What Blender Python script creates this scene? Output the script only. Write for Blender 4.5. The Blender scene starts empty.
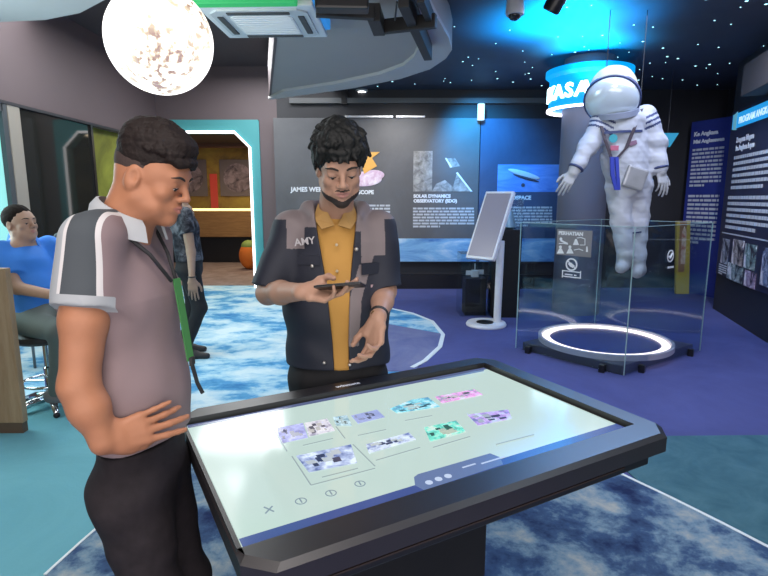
import bpy, bmesh, math, random
import numpy as np
from mathutils import Vector, Matrix
R = math.radians
SC = bpy.context.scene
COL = SC.collection
random.seed(4)

# ------------------------------------------------------------------ camera frame (used to measure the place)
F_PX, CAM_H, PITCH = 533.0, 1.5, R(9.6)
_c, _s = math.cos(PITCH), math.sin(PITCH)
def ray(px, py):
    u = (px-384)/F_PX; v = (288-py)/F_PX
    return (u, _c+v*_s, -_s+v*_c)
def on_z(px, py, z):
    d = ray(px, py); t = (z-CAM_H)/d[2]
    return Vector((d[0]*t, d[1]*t, z))
def on_y(px, py, y):
    d = ray(px, py); t = y/d[1]
    return Vector((d[0]*t, y, CAM_H+d[2]*t))
def on_plane(px, py, p0, n):
    d = Vector(ray(px, py)); o = Vector((0, 0, CAM_H)); n = Vector(n)
    t = (Vector(p0)-o).dot(n)/d.dot(n)
    return o+d*t

# ------------------------------------------------------------------ materials
MATS = {}
def mat(name, col, rough=.6, metal=0., var=.08, scale=18., bump=0., emit=None, estr=0., spec=.5, coat=0., alpha_trans=0.):
    if name in MATS: return MATS[name]
    m = bpy.data.materials.new(name); m.use_nodes = True
    nt = m.node_tree; b = nt.nodes['Principled BSDF']
    b.inputs['Roughness'].default_value = rough; b.inputs['Metallic'].default_value = metal
    b.inputs['Specular IOR Level'].default_value = spec
    b.inputs['Coat Weight'].default_value = coat
    tc = nt.nodes.new('ShaderNodeTexCoord'); nz = nt.nodes.new('ShaderNodeTexNoise')
    nz.inputs['Scale'].default_value = scale; nz.inputs['Detail'].default_value = 4
    nt.links.new(tc.outputs['Object'], nz.inputs['Vector'])
    mx = nt.nodes.new('ShaderNodeMix'); mx.data_type = 'RGBA'
    mx.inputs[6].default_value = tuple(max(0, c*(1-var)) for c in col)+(1,)
    mx.inputs[7].default_value = tuple(min(1, c*(1+var)) for c in col)+(1,)
    nt.links.new(nz.outputs['Fac'], mx.inputs[0]); nt.links.new(mx.outputs[2], b.inputs['Base Color'])
    if bump:
        bp = nt.nodes.new('ShaderNodeBump'); bp.inputs['Strength'].default_value = bump; bp.inputs['Distance'].default_value = .01
        nt.links.new(nz.outputs['Fac'], bp.inputs['Height']); nt.links.new(bp.outputs['Normal'], b.inputs['Normal'])
    if emit:
        b.inputs['Emission Color'].default_value = tuple(emit)+(1,); b.inputs['Emission Strength'].default_value = estr
    MATS[name] = m; return m
def glow(name, col, strength):
    if name in MATS: return MATS[name]
    m = mat(name, tuple(c*.5 for c in col), .5, emit=col, estr=strength); return m
def ramp(nt, fac, stops):
    r = nt.nodes.new('ShaderNodeValToRGB'); e = r.color_ramp.elements
    while len(e) > 1: e.remove(e[-1])
    e[0].position = stops[0][0]; e[0].color = tuple(stops[0][1])+(1,)
    for p, c in stops[1:]:
        q = e.new(p); q.color = tuple(c)+(1,)
    nt.links.new(fac, r.inputs['Fac']); return r.outputs['Color']
def mottled(name, stops, scale, rough=.9, detail=6, emit=0., distort=.6, stretch=(1, 1, 1), spec=.2, fine=60.):
    m = bpy.data.materials.new(name); m.use_nodes = True; nt = m.node_tree; b = nt.nodes['Principled BSDF']
    tc = nt.nodes.new('ShaderNodeTexCoord'); mp = nt.nodes.new('ShaderNodeMapping'); mp.inputs['Scale'].default_value = stretch
    nz = nt.nodes.new('ShaderNodeTexNoise'); nz.inputs['Scale'].default_value = scale; nz.inputs['Detail'].default_value = detail
    nz.inputs['Distortion'].default_value = distort; nz.inputs['Roughness'].default_value = .66
    nt.links.new(tc.outputs['Object'], mp.inputs['Vector']); nt.links.new(mp.outputs['Vector'], nz.inputs['Vector'])
    c = ramp(nt, nz.outputs['Fac'], stops); nt.links.new(c, b.inputs['Base Color'])
    b.inputs['Roughness'].default_value = rough; b.inputs['Specular IOR Level'].default_value = spec
    if emit:
        nt.links.new(c, b.inputs['Emission Color']); b.inputs['Emission Strength'].default_value = emit
    elif fine:
        n2 = nt.nodes.new('ShaderNodeTexNoise'); n2.inputs['Scale'].default_value = fine
        bp = nt.nodes.new('ShaderNodeBump'); bp.inputs['Strength'].default_value = .25; bp.inputs['Distance'].default_value = .01
        nt.links.new(n2.outputs['Fac'], bp.inputs['Height']); nt.links.new(bp.outputs['Normal'], b.inputs['Normal'])
    MATS[name] = m; return m
def glass(name, tint=(.93, .97, .98), refl=1.0, rough=.0):
    m = bpy.data.materials.new(name); m.use_nodes = True; nt = m.node_tree
    for n in list(nt.nodes):
        if n.type == 'BSDF_PRINCIPLED': nt.nodes.remove(n)
    out = [n for n in nt.nodes if n.type == 'OUTPUT_MATERIAL'][0]
    fr = nt.nodes.new('ShaderNodeFresnel'); gm = nt.nodes.new('ShaderNodeNewGeometry'); im = nt.nodes.new('ShaderNodeMath'); im.operation = 'MULTIPLY_ADD'
    im.inputs[1].default_value = 1/1.45-1.45; im.inputs[2].default_value = 1.45     # the back of a pane reflects like its front
    nt.links.new(gm.outputs['Backfacing'], im.inputs[0]); nt.links.new(im.outputs[0], fr.inputs['IOR'])
    ml = nt.nodes.new('ShaderNodeMath'); ml.operation = 'MULTIPLY'; ml.inputs[1].default_value = refl
    tr = nt.nodes.new('ShaderNodeBsdfTransparent'); tr.inputs['Color'].default_value = tuple(tint)+(1,)
    gl = nt.nodes.new('ShaderNodeBsdfGlossy'); gl.inputs['Roughness'].default_value = rough
    mx = nt.nodes.new('ShaderNodeMixShader')
    nt.links.new(fr.outputs[0], ml.inputs[0]); nt.links.new(ml.outputs[0], mx.inputs[0])
    nt.links.new(tr.outputs[0], mx.inputs[1]); nt.links.new(gl.outputs[0], mx.inputs[2]); nt.links.new(mx.outputs[0], out.inputs['Surface'])
    MATS[name] = m; return m

# ------------------------------------------------------------------ geometry helpers: a geo is (verts, faces) in world space
def join(*gs):
    V, Fc = [], []
    for g in gs:
        n = len(V); V += [Vector(v) for v in g[0]]; Fc += [tuple(i+n for i in f) for f in g[1]]
    return V, Fc
def xf(g, M): return [M @ Vector(v) for v in g[0]], g[1]
def box(c, s, rz=0., bev=0., M=None):
    bm = bmesh.new(); bmesh.ops.create_cube(bm, size=1)
    bmesh.ops.scale(bm, vec=s, verts=bm.verts)
    if bev: bmesh.ops.bevel(bm, geom=bm.edges[:], offset=bev, segments=2, affect='EDGES', profile=.6)
    T = (M if M is not None else Matrix.Translation(c) @ Matrix.Rotation(rz, 4, 'Z'))
    bm.transform(T); g = geo(bm); return g
def geo(bm):
    bm.verts.index_update(); g = ([v.co.copy() for v in bm.verts], [tuple(v.index for v in f.verts) for f in bm.faces]); bm.free(); return g
def prism(poly, z0, z1, bev=0.):
    bm = bmesh.new(); vs = [bm.verts.new((p[0], p[1], z0)) for p in poly]; f = bm.faces.new(vs)
    r = bmesh.ops.extrude_face_region(bm, geom=[f]); up = [e for e in r['geom'] if isinstance(e, bmesh.types.BMVert)]
    bmesh.ops.translate(bm, vec=(0, 0, z1-z0), verts=up)
    bmesh.ops.recalc_face_normals(bm, faces=bm.faces[:])
    if bev: bmesh.ops.bevel(bm, geom=bm.edges[:], offset=bev, segments=2, affect='EDGES', profile=.6)
    return geo(bm)
def slab(pts, n, th):
    """polygon of world points thickened by th along n"""
    n = Vector(n).normalized()*th; P = [Vector(p) for p in pts]; k = len(P)
    V = P+[p+n for p in P]
    Fc = [tuple(range(k))[::-1], tuple(range(k, 2*k))]+[(i, (i+1) % k, k+(i+1) % k, k+i) for i in range(k)]
    bm = bmesh.new(); bv = [bm.verts.new(v) for v in V]
    for f in Fc: bm.faces.new([bv[i] for i in f])
    bmesh.ops.recalc_face_normals(bm, faces=bm.faces[:]); return geo(bm)
def lathe(prof, c=(0, 0, 0), n=48, M=None, a0=0., a1=2*math.pi):
    full = abs(a1-a0-2*math.pi) < 1e-6; k = n if full else n+1
    V, Fc = [], []
    for i in range(k):
        a = a0+(a1-a0)*i/n
        for r, z in prof: V.append(Vector((r*math.cos(a), r*math.sin(a), z)))
    m = len(prof)
    for i in range(n):
        j = (i+1) % k
        for q in range(m-1): Fc.append((i*m+q, j*m+q, j*m+q+1, i*m+q+1))
    if full:
        for q, flip in ((0, True), (m-1, False)):
            if prof[q][0] > 1e-6 and tuple(prof[0]) != tuple(prof[-1]):
                f = [i*m+q for i in range(k)]; Fc.append(tuple(f[::-1] if flip else f))
    T = M if M is not None else Matrix.Translation(c)
    return [T @ v for v in V], Fc
def tube(pts, r, n=10, closed=False):
    P = [Vector(p) for p in pts]; rr = r if isinstance(r, (list, tuple)) else [r]*len(P)
    V, Fc = [], []; up = Vector((0, 0, 1)); k = len(P); prev = None
    for i, p in enumerate(P):
        a = P[(i-1) % k] if (closed or i > 0) else p; b = P[(i+1) % k] if (closed or i < k-1) else p
        t = (b-a).normalized()
        if prev is None:
            x = t.cross(up)
            if x.length < .05: x = t.cross(Vector((1, 0, 0)))
        else: x = prev-t*prev.dot(t)
        x.normalize(); prev = x; y = t.cross(x)
        for q in range(n):
            an = 2*math.pi*q/n; V.append(p+(x*math.cos(an)+y*math.sin(an))*rr[i])
    for i in range(k if closed else k-1):
        j = (i+1) % k
        for q in range(n): Fc.append((i*n+q, i*n+(q+1) % n, j*n+(q+1) % n, j*n+q))
    if not closed:
        Fc.append(tuple(range(n))[::-1]); Fc.append(tuple((k-1)*n+q for q in range(n)))
    return V, Fc
def ribbon(pts, wdir, w, th, ndir):
    """flat strap along pts; wdir width direction, ndir thickness direction"""
    V, Fc = [], []; m = len(pts)
    for i, p in enumerate(pts):
        W = Vector(wdir[i] if isinstance(wdir, list) else wdir).normalized()*w/2
        N = Vector(ndir[i] if isinstance(ndir, list) else ndir).normalized()*th
        p = Vector(p); V += [p-W, p+W, p+W+N, p-W+N]
    for i in range(m-1):
        a, b = i*4, i*4+4
        for q in range(4): Fc.append((a+q, a+(q+1) % 4, b+(q+1) % 4, b+q))
    Fc += [(3, 2, 1, 0), ((m-1)*4, (m-1)*4+1, (m-1)*4+2, (m-1)*4+3)]
    return V, Fc
def sphere(c, r, u=24, v=14, sc=(1, 1, 1), M=None):
    bm = bmesh.new(); bmesh.ops.create_uvsphere(bm, u_segments=u, v_segments=v, radius=r)
    bmesh.ops.scale(bm, vec=sc, verts=bm.verts); bm.transform(M if M is not None else Matrix.Translation(c)); return geo(bm)
def ring(c, r, w, h, n=64, M=None):
    return lathe([(r-w/2, 0), (r+w/2, 0), (r+w/2, h), (r-w/2, h), (r-w/2, 0)], c, n, M)
def text(s, size, th, M, align='LEFT', bold=0.):
    cu = bpy.data.curves.new('t', 'FONT'); cu.body = s; cu.size = size; cu.extrude = th/2; cu.align_x = align; cu.offset = bold
    cu.resolution_u = 3
    o = bpy.data.objects.new('t', cu); COL.objects.link(o); bpy.context.view_layer.update()
    me = bpy.data.meshes.new_from_object(o.evaluated_get(bpy.context.evaluated_depsgraph_get()))
    g = ([M @ v.co for v in me.vertices], [tuple(p.vertices) for p in me.polygons])
    bpy.data.objects.remove(o); bpy.data.curves.remove(cu); bpy.data.meshes.remove(me); return g
def frame_m(o, x, y):
    """matrix with local x,y on the given world directions, origin o"""
    x = Vector(x).normalized(); y = Vector(y); y = (y-x*y.dot(x)).normalized(); z = x.cross(y)
    M = Matrix((x, y, z)).transposed().to_4x4(); M.translation = Vector(o); return M

# ------------------------------------------------------------------ objects
W = {}
def obj(name, g, m, parent=None, smooth=False, matfn=None, label=None, kind=None):
    me = bpy.data.meshes.new(name)
    V = [Vector(v) for v in g[0]] if not isinstance(g[0], np.ndarray) else g[0]
    A = np.array([tuple(v) for v in V], dtype=np.float64) if not isinstance(V, np.ndarray) else V
    lo, hi = A.min(0), A.max(0); c = (lo+hi)/2; c[2] = lo[2]
    me.from_pydata((A-c).tolist(), [], [tuple(f) for f in (g[1].tolist() if isinstance(g[1], np.ndarray) else g[1])])
    ms = m if isinstance(m, (list, tuple)) else [m]
    for q in ms: me.materials.append(q)
    if matfn is not None:
        cen = np.empty(len(me.polygons)*3); me.polygons.foreach_get('center', cen)
        idx = matfn(cen.reshape(-1, 3)+c).astype(np.int32); me.polygons.foreach_set('material_index', idx)
    me.polygons.foreach_set('use_smooth', [bool(smooth)]*len(me.polygons))
    if smooth == 'auto':
        me.polygons.foreach_set('use_smooth', [True]*len(me.polygons)); me.set_sharp_from_angle(angle=R(35))
    me.update()
    o = bpy.data.objects.new(name, me); COL.objects.link(o)
    cw = Vector(c)
    if parent is not None: o.parent = parent; o.location = cw-W[parent.name]
    else: o.location = cw
    W[o.name] = cw
    if label: o['label'] = label
    if kind: o['kind'] = kind
    return o
def tag(o, label, cat, group=None):
    o['label'] = label; o['category'] = cat
    if group: o['group'] = group
    return o
def thing(name, label, cat, loc, group=None):
    o = bpy.data.objects.new(name, None); COL.objects.link(o); o.location = loc; o.empty_display_size = .05
    W[o.name] = Vector(loc); return tag(o, label, cat, group)
def struct(name, g, m, **k):
    return obj(name, g, m, kind='structure', **k)
def copy_tree(o, d, parent=None):
    c = o.copy(); COL.objects.link(c)
    if parent is not None: c.parent = parent
    else: c.location = o.location+Vector(d)
    W[c.name] = W[o.name]+Vector(d)
    for ch in list(o.children): copy_tree(ch, d, c)
    return c

# ------------------------------------------------------------------ the room
M_mauve = mat('mauve_paint', (.125, .092, .098), .6, var=.06, scale=3)
M_dark = mat('dark_wall', (.022, .022, .028), .55, var=.1, scale=4)
M_black = mat('black_satin', (.008, .008, .010), .35, var=.2)
M_star = mat('night_ceiling', (.05, .065, .10), .6, var=.25, scale=2)
M_grey_soffit = mat('warm_grey_soffit', (.40, .36, .345), .7, var=.04, scale=2)
M_lip = mat('light_grey_edge', (.52, .50, .50), .6, var=.03)
M_white = mat('white_enamel', (.75, .77, .80), .35, var=.02)
M_blue_carpet = mottled('blue_carpet', [(.3, (.070, .080, .22)), (.7, (.095, .11, .29))], 1.2, .95, fine=240)
M_ocean = mottled('ocean_print_carpet', [(.34, (.03, .17, .40)), (.44, (.10, .34, .58)), (.50, (.36, .60, .72)), (.60, (.62, .76, .79))], 2.0, .9, 10, distort=.2, fine=240, stretch=(.8, 1.2, 1))
M_teal = mottled('teal_carpet', [(.3, (.13, .36, .42)), (.7, (.18, .46, .52))], 1.0, .9, fine=240)
M_teal_dim = mottled('deep_teal_carpet', [(.3, (.04, .12, .16)), (.7, (.08, .19, .23))], 5, .9, fine=240)
M_earth = mottled('earth_print_carpet', [(.36, (.012, .025, .085)), (.46, (.05, .10, .20)), (.53, (.18, .28, .36)), (.62, (.40, .42, .40)), (.75, (.5, .5, .46))], 2.6, .9, 10, distort=.15, fine=240)
M_line = mat('white_floor_line', (.75, .82, .82), .6)

struct('floor', prism([(-6.5, -1.5), (6.8, -1.5), (6.8, 13), (-6.5, 13)], -.1, 0), M_blue_carpet)
def inlay(name, px, h, m, extra=()):
    pts = [tuple(on_z(x, y, 0))[:2] for x, y in px]+list(extra)
    return struct(name, prism(pts, -.02, h), m)
ocean = [(150, 470), (60, 409), (0, 402), (-60, 395), (-60, 310), (60, 291), (140, 286), (200, 283.5), (262, 284), (300, 289), (335, 296), (360, 301), (385, 308), (412, 314), (432, 322), (443, 335), (440, 347), (425, 361), (400, 374), (360, 390), (300, 410), (240, 440)]
inlay('carpet_ocean', ocean, .004, M_ocean)
inlay('carpet_haze', [(386, 324), (441, 334), (438, 348), (424, 361), (414, 372), (380, 372)], .006, mottled('violet_grey_carpet', [(.35, (.12, .14, .30)), (.6, (.2, .22, .36))], 1.5, .9, fine=240))
inlay('carpet_teal', [(-80, 445), (-20, 412), (0, 408), (40, 402), (70, 400), (150, 402), (170, 440), (113, 516), (45, 577)], .007, M_teal, [(-1.0, .3), (-2.2, .3), (-3.4, 1.2)])
inlay('carpet_deep_teal', [(590, 440), (655, 437), (768, 436), (900, 437)], .007, M_teal_dim, [(3.4, .9), (1.6, .9)])
left_line = [tuple(on_z(x, y, 0))[:2] for x, y in [(45, 577), (80, 545), (113, 516), (150, 487), (185, 466)]]
right_line = [tuple(on_z(x, y, 0))[:2] for x, y in [(570, 452), (620, 475), (670, 499), (720, 524), (768, 549), (800, 566)]]
struct('carpet_earth', prism(left_line[::-1]+[(-.62, .85), (-.45, .5), (1.0, .5), (1.3, .9)]+right_line[::-1]+[(.5, 3.25), (-.2, 3.1)], -.02, .010), M_earth)
def strip(name, pts, w, h):
    n = len(pts); L, Rr = [], []
    for i, p in enumerate(pts):
        a = Vector(pts[max(0, i-1)]); b = Vector(pts[min(n-1, i+1)]); t = (b-a).normalized(); q = Vector((-t.y, t.x))*w/2; p = Vector(p)
        L.append(tuple(p+q)); Rr.append(tuple(p-q))
    return struct(name, prism(L+Rr[::-1], -.01, h), M_line)
strip('trim_1', left_line, .012, .013)
strip('trim_2', right_line, .016, .013)
strip('trim_3', [tuple(on_z(x, y, 0))[:2] for x, y in [(362, 301), (385, 307.5), (412, 313.5), (432, 321.5), (443, 335), (440, 347), (425, 361), (412, 368)]], .045, .008)

XL, YB = -3.66, 8.9
ZC, ZL = 3.2, 3.55
# left wall: upper mauve band, dark glass below, pale pillar, window
struct('wall_left', join(box((XL-.1, 5.2, 3.0), (.2, 7.5, 1.22)), box((XL-.2, 3.2, .45), (.2, 3.4, .9))), M_mauve)
struct('trim_4', box((XL+.012, 5.2, 2.405), (.03, 7.5, .03)), M_dark)
M_bglass = mat('smoked_black_glass', (.018, .018, .016), .05, var=.2, scale=2, spec=.35)
struct('wall_glazing', box((XL-.05, 6.22, 1.2), (.1, 1.34, 2.4)), M_bglass)
struct('trim_5', box((XL-.02, 6.88, 1.2), (.08, .05, 2.4)), M_black)
struct('wall_left_far', box((XL-.12, 7.9, 1.2), (.1, 2.0, 2.4)), mottled('lime_panel', [(.3, (.10, .10, .02)), (.7, (.30, .32, .05))], 1.2, .6, fine=0))
M_cream = mat('cream_pillar', (.30, .27, .23), .6, var=.06, scale=5)
struct('wall_pillar', box((XL-.06, 5.46, 1.2), (.16, .18, 2.4), bev=.01), M_cream)
wf = struct('window_1', join(box((XL-.03, 5.32, 1.5), (.10, .07, 1.8)), box((XL-.04, 4.2, 2.36), (.12, 2.2, .09)), box((XL-.04, 4.2, .93), (.12, 2.2, .07))), mat('window_frame_grey', (.06, .07, .08), .4))
obj('window_pane', box((XL-.035, 4.22, 1.63), (.02, 2.13, 1.4)), glow('daylit_teal_pane', (.22, .55, .54), 1.25), wf)
# back wall and the doorway
def door_px(px, py): return on_y(px, py, YB)
dl, dr, dt, dbot = door_px(150, 200).x, door_px(256, 285).x, door_px(220, 133).z, .0
o_l, o_r, o_t = dl-.42, door_px(259, 150).x+.02, door_px(230, 120).z
wallpieces = join(box(((XL-.2+o_l)/2, YB+.1, 1.8), (o_l-XL+.2, .2, 3.6)), box(((o_l+o_r)/2, YB+.1, (o_t+3.6)/2), (o_r-o_l, .2, 3.6-o_t)),
                  box(((o_r-1.72)/2, YB+.1, 1.8), (-1.72-o_r, .2, 3.6)))
struct('wall_back', wallpieces, M_mauve)
struct('wall_back_gallery', box(((-1.72+6.8)/2, YB+.1, 1.8), (8.52, .2, 3.6)), M_dark)
ch = .24
def octo(x0, x1, z1, c): return [(x0, 0), (x0, z1-c), (x0+c, z1), (x1-c, z1), (x1, z1-c), (x1, 0)]
inn, out = octo(dl, dr, dt, ch), [(o_l, 0), (o_l, o_t-.02), (o_l+.02, o_t), (o_r-.02, o_t), (o_r, o_t-.02), (o_r, 0)]
g = ([], [])
for i in range(5):
    a, b, c_, d_ = inn[i], inn[i+1], out[i+1], out[i]
    g = join(g, slab([(a[0], YB-.03, a[1]), (b[0], YB-.03, b[1]), (c_[0], YB-.03, c_[1]), (d_[0], YB-.03, d_[1])], (0, 1, 0), .22))
dr_o = struct('door_1', g, mat('teal_portal', (.06, .31, .33), .45, var=.06, scale=4))
obj('light_line', tube([(x, YB-.045, z+.01) for x, z in inn], .021, 8), glow('white_led', (1, .97, .97), 2.6), dr_o)
# room beyond the doorway
M_wood = mottled('counter_wood', [(.3, (.23, .12, .05)), (.7, (.36, .20, .08))], 6, .5, fine=0, stretch=(.5, 1, 6))
struct('floor_beyond', prism([(XL-2, 9.1), (.5, 9.1), (.5, 13.2), (XL-2, 13.2)], -.05, .012), mottled('tan_floor', [(.35, (.22, .15, .13)), (.65, (.35, .27, .24))], 3, .6, fine=0))
struct('wall_beyond', box((-2.6, 13.1, 1.75), (6, .2, 3.5)), mottled('ochre_mural', [(.35, (.12, .08, .05)), (.5, (.30, .19, .06)), (.65, (.42, .30, .07))], 1.1, .7, fine=0))
struct('ceiling_beyond', box((-2.6, 11.1, 2.75), (6, 3.9, .1)), mat('brown_beam', (.05, .03, .025), .7))
YC = 12.2
cz = on_y(220, 211, YC).z; cb = on_y(220, 237, YC).z
cn = thing('display_counter', 'long wooden counter with glowing yellow top edge seen through the doorway', 'counter', (-2.9, YC+.3, 0))
obj('body', join(box((-2.9, YC+.3, (cz+cb)/2), (4.4, .6, cz-cb), bev=.01)), M_wood, cn)
obj('plinth', box((-2.9, YC+.4, cb/2), (4.2, .4, cb)), M_black, cn)
obj('light_strip', box((-2.9, YC+.06, cz+.03), (4.4, .08, .05)), glow('warm_yellow_led', (1, .72, .22), 3.2), cn)
bb = thing('beam', 'brown overhead beam above the counter beyond the doorway', 'beam', (-2.9, 12.3, 2.3))
obj('board', box((-2.9, 12.35, on_y(220, 141, 12.3).z), (4.4, .2, .28)), mat('rust_wood', (.16, .07, .04), .6), bb)
for px, lab in ((238, 'right hand framed round picture above the counter beyond the doorway'), (189, 'left framed round picture on the wall beyond the doorway')):
    p = on_y(px, 178, 12.98)
    t = thing('framed_picture', lab, 'picture', (p.x, 12.98, p.z-.45), 'round pictures beyond the doorway')
    obj('frame', box((p.x, 12.98, p.z), (.86, .04, .86), bev=.008), mat('grey_mount', (.16, .13, .15), .6), t)
    obj('image', lathe([(.34, 0), (.34, .02), (0, .02)], M=Matrix.Translation((p.x, 12.965, p.z)) @ Matrix.Rotation(R(90), 4, 'X')), mottled('swirl_print', [(.35, (.06, .05, .07)), (.6, (.34, .27, .33))], 5, .6, fine=0) if 'swirl_print' not in MATS else MATS['swirl_print'], t)
p = on_y(213, 192, 12.9)
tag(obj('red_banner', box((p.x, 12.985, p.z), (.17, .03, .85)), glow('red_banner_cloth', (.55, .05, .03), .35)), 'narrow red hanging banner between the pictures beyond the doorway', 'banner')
p = on_z(243, 262, 0)
pf = thing('pouf', 'round orange pouf with green top by the counter beyond the doorway', 'pouf', (-2.84, 11.2, .012))
obj('cushion', sphere((-2.84, 11.2, .30), .25, sc=(.85, .85, 1.15)), mottled('orange_green_felt', [(.3, (.75, .17, .03)), (.62, (.7, .2, .03)), (.75, (.2, .3, .06))], 1.6, .7, fine=0), pf, smooth=True)
obj('top', sphere((-2.84, 11.2, .50), .16, sc=(1, 1, .8)), mat('olive_felt', (.25, .33, .07), .7), pf, smooth=True)

# ceilings
struct('ceiling_left', box((-2.0, 4.2, ZL+.05), (4.0, 10.2, .1)), mat('mauve_ceiling', (.075, .056, .062), .7))
ceil = struct('ceiling', box((3.1, 4.2, ZC+.2), (7.9, 10.2, .4)), M_star)
struct('wall_ceiling_step', box((-.95, 2.0, 3.35), (.1, 5.7, .36)), M_mauve)
soffit_px = [(271, 97), (300, 93), (350, 86), (400, 76), (430, 66), (446, 55), (452, 46), (449, 34), (438, 14), (425, -12), (405, -60), (279, -60), (277, 40)]
sp = [tuple(on_z(x, y, 2.95))[:2] for x, y in soffit_px]
so = struct('ceiling_soffit', prism(sp, 2.95, 3.19), M_grey_soffit)
edge = [Vector(p) for p in sp[:11]]
sa, sb = Vector(sp[0]), Vector(sp[-1]); sc_ = Vector(sp[-2])
struct('trim_10', join(prism([(sa.x-.03, sa.y), (sa.x, sa.y), (sb.x, sb.y), (sb.x-.03, sb.y)], 2.945, 3.55), prism([(sb.x-.03, sb.y), (sb.x, sb.y), (sc_.x, sc_.y), (sc_.x-.03, sc_.y)], 2.945, 3.55)), M_mauve)  # mauve board added to cover the brightly lit side of the soffit
inner = []
cen = Vector((-.3, 4.0))
lip = []
for i, p in enumerate(edge):
    a = edge[max(0, i-1)]; b = edge[min(len(edge)-1, i+1)]; t = (b-a).normalized(); n = Vector((t.y, -t.x))
    if (cen-p).dot(n) < 0: n = -n
    inner.append(p+n*(.34 if 0 < i < 7 else .2)*(1 if i else .3))
struct('trim_6', prism([tuple(p) for p in edge]+[tuple(p) for p in inner[::-1]], 2.915, 2.952), M_lip)
lp = [tuple(on_z(x, y, 2.95))[:2] for x, y in [(-40, 26), (0, 22), (45, 20), (80, 13), (112, -4), (120, -20), (100, -60), (-40, -60)]]
struct('ceiling_cloud', prism(lp, 2.95, 3.05), M_lip)
# star lights
gs = ([], []); rs = random.Random(11)
for i in range(210):
    x, y = rs.uniform(-.4, 5.6), rs.uniform(2.6, 8.7); r = rs.choice([.007, .009, .011, .016])
    gs = join(gs, lathe([(0, -.004), (r, 0), (0, .004)], (x, y, ZC-.003), 5))
obj('star_lights', gs, glow('star_led', (.45, .9, 1.0), 3.0), ceil, kind='stuff')
# right side: gallery wall
wd = Vector((.287, 1, 0)).normalized(); wn = Vector((-wd.y, wd.x, 0)); w0 = Vector((4.1, 5.7, 0))
def rw(s, z, off=0.): return w0+wd*s+wn*off+Vector((0, 0, z))
struct('wall_right', slab([rw(-6.5, -.02), rw(1.55, -.02), rw(1.55, 3.4), rw(-6.5, 3.4)], -wn, .2), M_dark)
struct('wall_right_far', box((5.6, 8.2, 1.7), (.2, 2.6, 3.4)), M_dark)
struct('trim_7', slab([rw(-1.2, 2.62), rw(.5, 2.62), rw(.5, 2.95), rw(-1.2, 2.95)], wn, .25), mat('brown_bulkhead', (.05, .042, .045), .7))
struct('trim_8', box((.6, YB-.04, 3.02), (4.2, .1, .08)), mat('steel_grey', (.10, .105, .11), .5))
struct('trim_9', box((-.63, YB-.04, 3.1), (.09, .12, .28)), M_black)
# wall behind the camera (closes the hall)
struct('wall_rear', box((0, -1.6, 1.7), (13, .2, 3.6)), mat('hall_paint', (.35, .30, .31), .7))
struct('wall_side', box((-6.4, 1, 1.7), (.2, 5.5, 3.6)), MATS['hall_paint'])

# ------------------------------------------------------------------ information panels on the back wall
M_panel = mottled('charcoal_print', [(.3, (.085, .085, .09)), (.7, (.13, .13, .14))], .8, .45, fine=0, spec=.4)
M_print_white = mat('white_print', (.72, .74, .78), .6, var=.02)
M_para = mat('grey_print', (.5, .52, .56), .6, var=.15, scale=200)
PY = YB-.14
def bpx(px, py, off=0.): return on_y(px, py, PY-off)
def brect(x0, y0, x1, y1, off, th=.004):
    a, b = bpx(x0, y0, off), bpx(x1, y1, off)
    return box(((a.x+b.x)/2, PY-off, (a.z+b.z)/2), (abs(b.x-a.x), th, abs(a.z-b.z)))
def lines_b(x0, y0, x1, y1, n, off, seed):
    rr = random.Random(seed); g = ([], [])
    for i in range(n):
        yy = y0+(y1-y0)*(i+.5)/n; x = x0
        xe = x1 if i < n-1 else x0+(x1-x0)*.45
        while x < xe-1:
            w = min(rr.uniform(3, 9), xe-x); g = join(g, brect(x, yy-.9, x+w-.9, yy+.9, off)); x += w
    return g
bx_back = (Vector((1, 0, 0)), Vector((0, 0, 1)))
def btext(s, px, py, size, off, bold=.004):
    return text(s, size, .004, frame_m(bpx(px, py, off), (1, 0, 0), (0, 0, 1)), 'LEFT', bold)
M_earthlimb = mottled('earth_limb_print', [(.32, (.05, .16, .45)), (.5, (.22, .45, .70)), (.68, (.65, .75, .82))], 1.4, .5, fine=0, stretch=(.6, 1, 3))
t = thing('information_panel', 'wide charcoal exhibit panel with three text columns behind the jacket man', 'panel', (-.5, PY, .42))
a, b = bpx(273, 118), bpx(476.3, 262)
obj('board', box(((a.x+b.x)/2, PY+.03, (a.z+b.z)/2), (b.x-a.x, .06, a.z-b.z), bev=.004), M_panel, t)
obj('earth_photo', brect(392, 238.5, 476, 261.5, .004), M_earthlimb, t, label='pale blue strip photograph of the Earth seen from space')
obj('pink_photo', join(sphere((0, 0, 0), .28, M=Matrix.Translation(bpx(362, 179, .006)) @ Matrix.Diagonal((1.15, .02, .42, 1))), sphere((0, 0, 0), .16, M=Matrix.Translation(bpx(374, 175, .008)) @ Matrix.Diagonal((1.05, .02, .5, 1)))), mottled('pink_print', [(.4, (.62, .42, .55)), (.6, (.85, .75, .82))], 8, .5, fine=0), t, smooth=True, label='pink spacecraft image')
obj('mirror_image', slab([bpx(364, 174, .014), bpx(377, 166, .014), bpx(372, 158, .014), bpx(380, 152, .014), bpx(370, 152, .014), bpx(362, 165, .014)], (0, -1, 0), .004), mat('amber_print', (.75, .38, .07), .5), t)
obj('photograph', brect(413.5, 151, 432, 191.5, .004), mottled('grey_moon_print', [(.35, (.14, .14, .14)), (.65, (.42, .42, .42))], 9, .5, fine=0), t, label='grey satellite photograph')
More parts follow.
